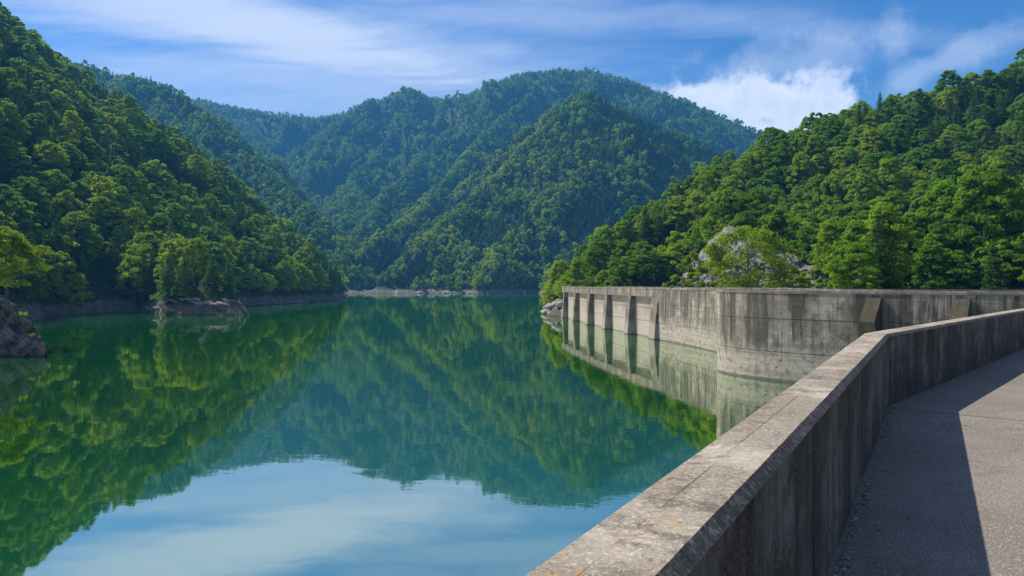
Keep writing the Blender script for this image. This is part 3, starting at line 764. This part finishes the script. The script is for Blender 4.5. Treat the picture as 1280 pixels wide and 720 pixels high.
# boulders at the far foot of the dam
def ground_z(x, y): return float(terrain(np.array([x]), np.array([y]))[0])
protos = [rock_mesh('boulder', (1, .9, .75), 100+i, M['rock_pale'] if i % 3 else M['rock']) for i in range(5)]
for q in range(60):
    t = rnd.random(); px = 662+46*t; d = 268-36*t + rnd.uniform(-3, 12)*(1-.4*t)
    x, y, _ = at(px, 0, d); zz = ground_z(x, y)
    if zz < -.9: continue
    s = rnd.uniform(.8, 1.8) if q > 14 else rnd.uniform(1.7, 2.7)
    o = link('boulder', protos[q % 5]); o.location = (x, y, max(zz, -.2)+.15*s + (.5*t*rnd.random()*2 if zz < 3 else 0)); o.scale = (s*1.25, s, s*.75); o.rotation_euler = (rnd.uniform(-.3, .3), rnd.uniform(-.3, .3), rnd.random()*6)
    tag(o, 'one of the pale boulders heaped at the waterline by the far end of the dam', 'boulder', 'boulders heaped at the far end of the dam')
# light ledges along the distant shore
pxs = [452, 459, 465, 472, 479, 497, 506, 516, 525, 540, 552, 556, 561, 585, 589, 594, 609, 622, 637, 655]
lp = [rock_mesh('ledge', (1, .9, .6), 130+i, M['rock_pale']) for i in range(4)]
for q, px in enumerate(pxs):
    ds_ = np.arange(700, 905, 2.0); hz = terrain((px-640)/FPX*ds_, ds_); k_ = int(np.argmax(hz > .2)); d = ds_[k_] if hz.max() > .2 else 820
    o = link('rock_ledge', lp[q % 4]); x, y, _ = at(px, 0, d+1.5); s = rnd.uniform(2.2, 4.6)
    o.location = (x, y, .4); o.scale = (s*1.4, s, s*rnd.uniform(.7, 1.1)); o.rotation_euler = (0, rnd.uniform(-.35, .1), rnd.uniform(-.4, .4))
    tag(o, 'one of the pale rock ledges dotted along the distant shore below the forest', 'rock', 'pale ledges along the distant shore')
# tilted slabs on the left bank
for q in range(16):
    px = 192+92*q/15 + rnd.uniform(-3, 3); ds_ = np.arange(190, 420, 1.0); hz = terrain((px-640)/FPX*ds_, ds_); k_ = int(np.argmax(hz > .1)); d = ds_[k_]
    x, y, _ = at(px, 0, d+1.6+rnd.random()*2.4); s = rnd.uniform(1.5, 2.9)
    o = link('rock_slab', rock_mesh('slab', (1, .8, .35), 150+q, M['rock'])) if q < 5 else link('rock_slab', bpy.data.objects['rock_slab' + ('' if q % 5 == 0 else '.%03d' % (q % 5))].data)
    o.location = (x, y, max(ground_z(x, y), 0)*.9 - .1); o.scale = (s*1.5, s, s*.9); o.rotation_euler = (rnd.uniform(.15, .4), rnd.uniform(.05, .3), rnd.uniform(-.5, .6))
    tag(o, 'one of the tilted grey rock slabs along the bare left bank under the trees', 'rock', 'tilted slabs along the left bank')
for q in range(8):
    px = 345+36*q/7; ds_ = np.arange(300, 520, 1.0); hz = terrain((px-640)/FPX*ds_, ds_); d = ds_[int(np.argmax(hz > .1))]
    x, y, _ = at(px, 0, d+1.0); s = rnd.uniform(1.2, 2.2)
    o = link('rock_slab', bpy.data.objects['rock_slab'].data); o.location = (x, y, .6); o.scale = (s*1.4, s, s*1.3); o.rotation_euler = (rnd.uniform(.2, .6), rnd.uniform(.1, .5), rnd.uniform(-.5, .6))
    tag(o, 'one of the pale rock slabs on the second wooded point of the left bank', 'rock', 'slabs on the second point of the left bank')
HAZE, HAZE_COL = .00014, (.10, .46, 1.0, 1)
# ------------------------------------------------------------------ trees
def leaf_quads(cent, nrm, size, rs, asp=.62):
    """rhombic leaf sprays around centres, facing nrm (both (n,3))"""
    n = len(cent); nrm = nrm/np.linalg.norm(nrm, axis=1)[:, None]
    r = rs.normal(size=(n, 3)); a = np.cross(nrm, r); a /= np.linalg.norm(a, axis=1)[:, None]; b = np.cross(nrm, a)
    s = size[:, None]; fold = nrm*s*.18
    P = np.stack([cent-a*s, cent-b*s*asp+fold, cent+a*s*1.05, cent+b*s*asp+fold], 1)
    return P.reshape(-1, 3)
def broadleaf(seed, H, R, nclump, per, leaf, base=.22, flat=.45, c0=.17, c1=.36):
    """crown of boughs: flattened leaf clumps spread through an uneven dome"""
    rs = np.random.RandomState(seed); P = []; C = []
    lob = rs.uniform(0, 6.28, 3)
    for i in range(nclump):
        t = rs.uniform(0, 1)**.8                      # height within the crown
        th = rs.uniform(0, 6.28)
        env = math.sin(math.pi*(.10+.83*t)**.82)**.75 * (1+.22*math.sin(3*th+lob[0]+2*t)+.16*math.sin(5*th+lob[1]+7*t))
        rr = R*env*rs.uniform(.35, 1.0)**.5
        c = np.array([rr*math.cos(th), rr*math.sin(th), H*(base+(1-base-.05)*t) + rs.normal(0, .02*H)])
        C.append((c, th, rr/R, t))
    for c, th, q, t in C:
        cr = R*rs.uniform(c0, c1)*(1.1-.3*t); n = int(per*rs.uniform(.7, 1.3))
        d = rs.normal(size=(n, 3)); d /= np.linalg.norm(d, axis=1)[:, None]; d *= rs.uniform(.15, 1.1, n)[:, None]**.42
        d[:, 2] *= flat
        o = np.array([math.cos(th), math.sin(th), 0])
        pos = c + d*cr; pos[:, 2] -= .22*((d[:, :2]@o[:2]).clip(0))*cr*1.0
        nr = d*np.array([1.1, 1.1, 1.3]) + np.array([0, 0, .45]) + o*.3 + rs.normal(0, .40, (n, 3))
        P.append(leaf_quads(pos, nr, leaf*rs.uniform(.6, 1.3, n), rs))
    return np.concatenate(P)*1.0, C
def conifer(seed, H, R, tiers, per, leaf, base=.12, droop=.25):
    rs = np.random.RandomState(seed); P = []; C = []
    for i in range(tiers):
        t = (i+rs.uniform(-.3, .3))/tiers; t = min(max(t, 0), .985); z0 = H*(base+(1-base)*t)
        rad_ = R*(1-t)**.78*rs.uniform(.75, 1.12)+.12*R*(1-t)+.10; nb = max(3, int(4+4*(1-t)+rs.randint(-1, 2))); off = rs.uniform(0, 6.28)
        for b in range(nb):
            th = off+6.28*b/nb+rs.normal(0, .25); L = rad_*rs.uniform(.65, 1.1); n = int(per*(.35+.65*(1-t)))
            s = rs.uniform(.12, 1, n)**.7; w = (.34*L*(1-.45*s)+.12)*rs.normal(0, .55, n)
            x = np.cos(th)*s*L-np.sin(th)*w; y = np.sin(th)*s*L+np.cos(th)*w
            z = z0 + .18*L*s - droop*L*s**2*1.3 - np.abs(w)*.35 + rs.normal(0, .05*L+.03, n)
            nr = np.stack([np.cos(th)*.35+rs.normal(0, .35, n), np.sin(th)*.35+rs.normal(0, .35, n), np.full(n, .9)], 1)
            P.append(leaf_quads(np.stack([x, y, z], 1), nr, leaf*rs.uniform(.55, 1.25, n)*(1-.3*t), rs, .42))
            C.append((np.array([math.cos(th)*L*.6, math.sin(th)*L*.6, z0]), th, .6, t))
    return np.concatenate(P), C
def tube(V, F, a, b, r0, r1, seg=7):
    a, b = Vector(a), Vector(b); d = (b-a).normalized(); u = d.orthogonal().normalized(); w = d.cross(u); s = len(V)
    for p, r in ((a, r0), (b, r1)):
        for i in range(seg): t = 6.2832*i/seg; V.append(tuple(p+u*(r*math.cos(t))+w*(r*math.sin(t))))
    for i in range(seg): j = (i+1) % seg; F.append((s+i, s+j, s+seg+j, s+seg+i))
def trunk_geo(seed, H, C, conif, limbs=9, seg=7):
    r = random.Random(seed); V, F = [], []; r0 = .018*H+.06
    top = H*(.94 if conif else .62); pts = [Vector((0, 0, -1.5))]; n = 6
    for i in range(1, n+1):
        pts.append(Vector((r.gauss(0, .010)*H, r.gauss(0, .010)*H, top*i/n)) if not conif else Vector((r.gauss(0, .002)*H, r.gauss(0, .002)*H, top*i/n)))
    rr = lambda z: max(.03, r0*(1-.86*max(z, 0)/top)+ (r0*.35 if z < 0 else 0))
    for a, b in zip(pts[:-1], pts[1:]): tube(V, F, a, b, rr(a.z), rr(b.z), seg)
    for c, th, q, t in r.sample(C, min(limbs, len(C))):
        z = c[2]*(r.uniform(.45, .75) if not conif else 1.0); z = min(z, top*.97); i = min(n-1, max(0, int(z/top*n))); f_ = z/top*n-i
        s = pts[i].lerp(pts[i+1], min(max(f_, 0), 1)) if i+1 <= n else pts[-1]
        e = Vector(c); m_ = s.lerp(e, .5)+Vector((0, 0, .03*H if not conif else 0)); w = rr(z)*.55
        tube(V, F, s, m_, w, w*.65, 5); tube(V, F, m_, e, w*.65, w*.2, 5)
    return V, F
def tree_pair(name, seed, conif, H, R, kw, leafmat, limbs):
    P, C = (conifer if conif else broadleaf)(seed, H, R, **kw)
    crown = big_mesh(name+'_crown', P, np.arange(len(P)).reshape(-1, 4), [leafmat])
    V, F = trunk_geo(seed, H, C, conif, limbs)
    trunk = mesh_from(name+'_trunk', V, F, [M['bark']], smooth=True)
    return crown, trunk
BH, BR, CH, CR = 12.0, 4.6, 15.0, 3.4
HI_B = [tree_pair('broadleaf', 200+i, False, BH*f, BR*g, dict(nclump=int(150*g), per=64, leaf=.25, base=b_, flat=fl+.06, c0=.12, c1=.28), M['leaf'], 12)
        for i, (f, g, b_, fl) in enumerate(((1, 1, .20, .42), (1.08, .9, .16, .38), (.92, 1.12, .2, .45), (1.15, 1.0, .22, .36), (.85, .95, .10, .5), (1.0, 1.05, .12, .33)))]
HI_L = []
for cr_, tr_ in HI_B:
    c2 = cr_.copy(); c2.name = 'light_broadleaf_crown'; c2.materials[0] = M['leaf_mid']; HI_L.append((c2, tr_))
HI_C = [tree_pair('conifer', 230+i, True, CH*f, CR*g, dict(tiers=int(24*f), per=46, leaf=.33, base=b_), M['needle'], 10)
        for i, (f, g, b_) in enumerate(((1, 1, .10), (1.1, .88, .14), (.9, 1.1, .08), (1.0, 1.2, .12)))]
def joined(name, conif, seed, H, R, kw, leafmat, trunk=True):
    P, C = (conifer if conif else broadleaf)(seed, H, R, **kw)
    V = [tuple(v) for v in P]; n = len(P); F = [tuple(range(i, i+4)) for i in range(0, n, 4)]; fm = [0]*len(F)
    if trunk:
        TV, TF = trunk_geo(seed, H, C, conif, 4, 5)
        F += [tuple(i+n for i in f) for f in TF]; fm += [1]*len(TF); V += TV
    me = mesh_from(name, V, F, [leafmat, M['bark']], None, fm); return me
# kinds used by the forest: the order of names is the order of the index attribute
KINDS = []
for i, (cr, tr) in enumerate(HI_B[:5]):
    KINDS.append(('broad', 'near', joined('forest_broadleaf_near', False, 260+i, BH*(1, 1.1, .9, 1.15, .85)[i], BR*(1, .92, 1.1, 1, 1)[i], dict(nclump=85, per=48, leaf=.34, base=.14, flat=.48, c0=.14, c1=.30), M['leaf'])))
for i in range(3): KINDS.append(('conif', 'near', joined('forest_conifer_near', True, 270+i, CH*(1, 1.1, .9)[i], CR*(1, .9, 1.1)[i], dict(tiers=20, per=30, leaf=.45, base=.10), M['needle'])))
for i in range(5): KINDS.append(('broad', 'far', joined('forest_broadleaf_far', False, 280+i, BH*(1, 1.1, .9, 1.15, .85)[i], BR*(1.05, .95, 1.15, 1.05, 1)[i], dict(nclump=12, per=64, leaf=.70, base=.12, flat=.8, c0=.34, c1=.52), M['leaf'], False)))
for i in range(4): KINDS.append(('conif', 'far', joined('forest_conifer_far', True, 290+i, CH*(1, 1.1, .9, 1.05)[i], CR*(1.05, .95, 1.15, 1.0)[i], dict(tiers=13, per=13, leaf=.95, base=.06), M['needle'], False)))

for a_, l_, me_ in list(KINDS):
    if a_ == 'broad':
        m2 = me_.copy(); m2.materials[0] = M['leaf_mid']; KINDS.append(('bright', l_, m2))
# ---- where trees stand
rs = np.random.RandomState(11)
def jitter_ring(r0, r1, sp):
    n = int((r1)/sp)+1; gx, gy = np.meshgrid(np.arange(-n, n+1)*sp, np.arange(0, n+1)*sp)
    gx = gx + rs.uniform(-.42, .42, gx.shape)*sp + (np.arange(gx.shape[0])[:, None] % 2)*sp*.5; gy = gy + rs.uniform(-.42, .42, gy.shape)*sp
    r = np.hypot(gx, gy); a = np.degrees(np.arctan2(gx, gy)); k_ = (r >= r0) & (r < r1) & (a < 64) & (a > -56)
    return np.stack([gx[k_], gy[k_]], 1)
P = np.concatenate([jitter_ring(60, 260, 6.9), jitter_ring(260, 640, 7.9), jitter_ring(640, 1330, 7.7), jitter_ring(1330, 1750, 8.6), jitter_ring(1750, 3100, 9.4)])
z = terrain(P[:, 0], P[:, 1])
# no trees on bare banks, the road shelf, or the rock cut
bank = 4.6 + 1.6*fbm(P[:, 0]/25, P[:, 1]/25, 91, 3)
bank = np.where((P[:, 0] < -60) & (P[:, 1] < 480), bank-1.5, bank)
ok = z > bank
ok &= ~inside(PLATEAU, P[:, 0], P[:, 1]) | (dist_poly(back, P[:, 0], P[:, 1]) > 6.5) & (P[:, 0] > 34) & (P[:, 1] > 100) & (dist_poly(FAR, P[:, 0], P[:, 1]) > 15.5)
pxx = 640+FPX*P[:, 0]/P[:, 1]
cutx = (np.abs(pxx-938) < 100*np.clip((205-P[:, 1])/40, 0, 1)**.5) & (P[:, 1] < 184)
ok &= ~cutx
P, z = P[ok], z[ok]
r = np.hypot(P[:, 0], P[:, 1])
vis = (z + 20 - EYE)/r > horizon(P[:, 0], P[:, 1]) - .012
P, z, r = P[vis], z[vis], r[vis]; pxx = 640+FPX*P[:, 0]/P[:, 1]
n = len(P)
right = (pxx > 675) & (P[:, 1] < 420); left = (pxx < 445) & (P[:, 1] < 700) & ~right
mid = ~right & ~left & (P[:, 1] < 1330) & (pxx > 440)
cn = fbm(P[:, 0]/45, P[:, 1]/45, 93, 3)
pc = np.where(left, .48+1.2*cn, np.where(right, .16+.16*sstep(950, 1150, pxx)+1.0*(cn-.05), np.where(mid, .46+1.3*cn+.55*sstep(700, 790, pxx)*sstep(850, 1000, P[:, 1]), .42+.9*cn)))
conif = rs.uniform(size=n) < pc
sc = rs.uniform(.74, 1.22, n)*np.where(P[:, 1] > 1750, 1.18, np.where(P[:, 1] > 1330, 1.15, np.where(left, 1.34, np.where(right, 1.2, 1.06))))
steep = sstep(4, 14, z); sc *= np.where(left, 1.0, .72+.28*steep)
rot = rs.uniform(0, 6.283, n); tall = rs.uniform(.82, 1.3, n)
tall = np.where(conif, np.minimum(tall, 1.08), tall); sc = np.where(conif, sc*np.where(left, .88, .78), sc)
bn = fbm(P[:, 0]/38, P[:, 1]/38, 97, 3)
pb = np.where(right, np.where(pxx < 900, .66, .14)+.8*bn, np.where(left, .50+.9*bn, np.where(mid, .58-.45*sstep(690, 780, pxx)+.9*bn, .16+.6*bn)))  # share of paler trees, raised to put a sunlit tone into the leaf colour
bright = (rs.uniform(size=n) < pb) & ~conif

# ---- what the picture shows of each, nearest first (coarse coverage test)
W, Hh = 640, 360
buf = np.zeros((Hh, W), np.int32); seen = np.zeros(n, np.int32)
order = np.argsort(P[:, 1])
hz = horizon(P[:, 0], P[:, 1])
WALL = np.zeros((Hh, W), bool)
for col in range(W):
    if col*2 > 690: WALL[178+int(4*min(1, (col*2-690)/300)):, col] = True
yy, xx = np.mgrid[0:Hh, 0:W]
for i in order:
    if P[i, 1] > 520: break
    h_, w_ = (CH, CR) if conif[i] else (BH, BR); h_ *= sc[i]; w_ *= sc[i]; d = P[i, 1]
    cx, cyy = pxx[i]/2, (HORIZ-FPX*(z[i]+h_*.55-EYE)/d)/2; ax, ay = FPX*w_*.82/d/2, FPX*h_*.42/d/2
    x0, x1, y0, y1 = int(max(0, cx-ax)), int(min(W, cx+ax+1)), int(max(0, cyy-ay)), int(min(Hh, cyy+ay+1))
    if x1 <= x0 or y1 <= y0: continue
    if FPX*(z[i]+h_-EYE)/d < FPX*hz[i]: continue
    el = ((xx[y0:y1, x0:x1]+.5-cx)/ax)**2+((yy[y0:y1, x0:x1]+.5-cyy)/ay)**2 < 1
    el &= (buf[y0:y1, x0:x1] == 0) & ~WALL[y0:y1, x0:x1] & (yy[y0:y1, x0:x1] < HORIZ/2-FPX*hz[i]/2)
    seen[i] = el.sum(); buf[y0:y1, x0:x1][el] = 1
pick = [i for i in np.argsort(-seen)[:TREE_LIMIT-6] if seen[i] > 14]
picked = np.zeros(n, bool); picked[pick] = True

def make_tree(name, pair, loc, scale, rz, label, cat, group=None, tz=1.0):
    root = tag(empty(name, loc, rz), label, cat, group); root.scale = (scale, scale, scale*tz)
    link('crown', pair[0], root); link('trunk', pair[1], root)
    return root
def copy_tree(src, name, loc, scale, rz, label, group, tz=1.0):
    root = src.copy(); COL.objects.link(root); root.location = loc; root.rotation_euler = (0, 0, rz); root.scale = (scale, scale, scale*tz)
    root['label'] = label; root['group'] = group
    for ch in [c for c in src.children]:
        c = ch.copy(); COL.objects.link(c); c.parent = root
    return root
def zone(i):
    k_ = 'conifer' if conif[i] else 'broadleaf tree'; dark = 'dark pointed ' if conif[i] else ('light yellow green ' if bright[i] else 'green rounded ')
    x_, d, hgt = pxx[i], P[i, 1], z[i]
    if left[i]:
        if hgt < 13: w = 'over the bare rocky bank left of the lake' if x_ < 285 else 'above the second rocky point of the left bank'
        elif hgt < 45: w = 'low on the left slope, behind the waterside trees'
        else: w = 'high on the left slope near its skyline' if hgt > 95 else 'halfway up the steep left slope'
    elif right[i]:
        if x_ < 800: w = 'on the right hill above the dam pilasters' if d < 300 else 'on the left edge of the right hill'
        elif hgt < 24: w = ('beside the bare rock behind the dam' if x_ < 1040 else 'just behind the far dam wall at the right')
        elif hgt < 60: w = 'halfway up the right hill above the bare rock' if x_ < 1060 else 'halfway up the right hill near the right edge'
        else: w = 'along the top of the right hill against the cloud' if x_ < 1060 else 'on the right hill skyline near the right edge'
    else: w = 'on the far shore'
    return dark+k_+' '+w, ('conifers ' if conif[i] else 'light green trees ' if bright[i] else 'broadleaf trees ')+w
firsts = {}
for i in pick:
    fam = HI_C if conif[i] else HI_L if bright[i] else HI_B; v = int(rs.randint(len(fam))); key = (bool(conif[i]), bool(bright[i]), v); lab, grp = zone(i)
    nm = 'conifer_tree' if conif[i] else 'broadleaf_tree'; loc = (float(P[i, 0]), float(P[i, 1]), float(z[i])-.2)
    if key not in firsts: firsts[key] = make_tree(nm, fam[v], loc, float(sc[i]), float(rot[i]), lab, 'tree', grp, float(tall[i]))
    else: copy_tree(firsts[key], nm, loc, float(sc[i]), float(rot[i]), lab, grp, float(tall[i]))
# two bright trees that stand apart
pr = tree_pair('young_broadleaf', 320, False, 14.2, 8.4, dict(nclump=62, per=170, leaf=.26, base=.03, flat=.62, c0=.15, c1=.34), M['leaf_bright'], 26)
x_, y_, _ = at(936, 0, 139); make_tree('broadleaf_tree', pr, (x_, y_, 9.0), 1.0, .6, 'broad bright green tree standing alone behind the dam wall before the pale rock face', 'tree')
pr = tree_pair('bank_broadleaf', 321, False, 15.5, 6.2, dict(nclump=70, per=150, leaf=.27, base=.28, flat=.36), M['leaf_bright'], 14)
make_tree('broadleaf_tree', pr, (-90.5, 119, 6.5), 1.0, 1.9, 'bright yellow green tree at the left edge above the dark crag', 'tree')
for q, (px, d, s, lab) in enumerate(((691, 262, .95, 'light green tree overhanging the boulders, leftmost at the far end of the dam'), (700, 257, 1.15, 'light green tree standing right behind the far tip of the dam'), (712, 254, 1.05, 'yellow green tree behind the two farthest pilasters of the dam'))):
    x_, y_, _ = at(px, 0, d); make_tree('broadleaf_tree', HI_L[q], (x_, y_, max(ground_z(x_, y_), 1.5)-.3), s, q*2.1, lab, 'tree')
# small bushes at the foot of the rock face
bp = [tree_pair('bush', 330+i, False, 4.4, 2.6, dict(nclump=22, per=90, leaf=.24, base=.02, flat=.55), M['leaf_bright'], 6) for i in range(2)]
for q, (px, d, s, lab) in enumerate(((848, 151, .95, 'small bright bush at the left foot of the pale rock face'), (872, 149, 1.1, 'low yellow green bush between the pale rock and the lone bright tree'), (862, 164, 1.2, 'bright bush growing on the left flank of the pale rock face'),
                              (1002, 131, .8, 'small bush just right of the lone bright tree behind the dam'), (1044, 122, .62, 'tiny bright bush at the right foot of the rock face'), (905, 176, .9, 'green bush clinging to the upper part of the pale rock face'), (890, 163, 1.3, 'leafy bush in the middle of the pale rock face left of the lone tree'),
                              (985, 150, 1.5, 'tall bush hiding the right part of the pale rock face'), (1018, 143, 1.2, 'yellow green bush at the right end of the pale rock face'), (955, 172, 1.1, 'bush at the top right of the pale rock face'))):
    x_, y_, _ = at(px, 0, d); make_tree('bush', bp[q % 2], (x_, y_, {2: 13.5, 5: 19, 6: 13, 9: 19}.get(q, 9.0)), s, q*1.3, lab, 'bush')

# ---- the rest: forest as stuff, instanced on points
src = bpy.data.collections.new('forest_sources')          # never linked to the scene
for q, (a, b, me) in enumerate(KINDS):
    o = bpy.data.objects.new('tree_kind_%02d' % q, me); src.objects.link(o)
kid = {(c, l): [q for q, (a, b, m_) in enumerate(KINDS) if a == c and b == l] for c in ('broad', 'conif', 'bright') for l in ('near', 'far')}
kind = np.zeros(n, np.int32); lod = np.where(P[:, 1] < 560, 'near', 'far')
for i in range(n):
    o_ = kid[('conif' if conif[i] else 'bright' if bright[i] else 'broad', lod[i])]; kind[i] = o_[rs.randint(len(o_))]
def forest(name, sel, label):
    me = bpy.data.meshes.new(name); q = np.nonzero(sel)[0]
    me.vertices.add(len(q)); me.vertices.foreach_set('co', np.stack([P[q, 0], P[q, 1], z[q]-.3], 1).astype(np.float32).ravel())
    for nm, dt, arr in (('kind', 'INT', kind[q]), ('turn', 'FLOAT', rot[q].astype(np.float32))):
        me.attributes.new(nm, dt, 'POINT').data.foreach_set('value', arr)
    me.attributes.new('size', 'FLOAT_VECTOR', 'POINT').data.foreach_set('vector', np.stack([sc[q], sc[q], sc[q]*tall[q]], 1).astype(np.float32).ravel())
    o = link(name, me); tag(o, label, 'forest', kind='stuff')
    g = bpy.data.node_groups.new(name+'_scatter', 'GeometryNodeTree')
    g.interface.new_socket('Geometry', in_out='INPUT', socket_type='NodeSocketGeometry'); g.interface.new_socket('Geometry', in_out='OUTPUT', socket_type='NodeSocketGeometry')
    gi, go = g.nodes.new('NodeGroupInput'), g.nodes.new('NodeGroupOutput')
    ci = g.nodes.new('GeometryNodeCollectionInfo'); ci.inputs['Collection'].default_value = src; ci.inputs['Separate Children'].default_value = True; ci.inputs['Reset Children'].default_value = True
    ip = g.nodes.new('GeometryNodeInstanceOnPoints'); ip.inputs['Pick Instance'].default_value = True
    def attr(nm, dt):
        a_ = g.nodes.new('GeometryNodeInputNamedAttribute'); a_.data_type = dt; a_.inputs['Name'].default_value = nm; return a_.outputs['Attribute']
    cx_ = g.nodes.new('ShaderNodeCombineXYZ'); g.links.new(attr('turn', 'FLOAT'), cx_.inputs[2])
    er = g.nodes.new('FunctionNodeEulerToRotation'); g.links.new(cx_.outputs[0], er.inputs[0])
    g.links.new(gi.outputs[0], ip.inputs['Points']); g.links.new(ci.outputs[0], ip.inputs['Instance']); g.links.new(attr('kind', 'INT'), ip.inputs['Instance Index'])
    g.links.new(er.outputs[0], ip.inputs['Rotation']); g.links.new(attr('size', 'FLOAT_VECTOR'), ip.inputs['Scale']); g.links.new(ip.outputs[0], go.inputs[0])
    md = o.modifiers.new('scatter', 'NODES'); md.node_group = g
    return len(q)
far2 = ~left & ~right & ~mid
print('TREES', n, 'picked', len(pick), [forest('forest', s, l) for s, l in (
    (left & ~picked, 'dense mixed forest covering the steep slope left of the lake'), (right & ~picked, 'dense leafy forest covering the hill behind the dam at right'),
    (mid & ~picked, 'green forest covering the middle spur above the distant shore'), (far2 & ~picked, 'hazy blue forest covering the far mountains'))])

# ------------------------------------------------------------------ valley air
bm = bmesh.new(); bmesh.ops.create_cube(bm, size=1.0)
for v in bm.verts: v.co = Vector((v.co.x*6400, 1450+v.co.y*3960, -8 + (v.co.z+.5)*900))
me = bpy.data.meshes.new('haze'); bm.to_mesh(me); bm.free()
hm = bpy.data.materials.new('valley_haze'); hm.use_nodes = True; k = NT(hm.node_tree)
pv = k.n('ShaderNodeVolumePrincipled'); pv.inputs['Density'].default_value = HAZE; pv.inputs['Color'].default_value = HAZE_COL; pv.inputs['Anisotropy'].default_value = .1
k.t.links.new(pv.outputs[0], k.n('ShaderNodeOutputMaterial').inputs['Volume'])
me.materials.append(hm); tag(link('haze', me), kind='stuff')
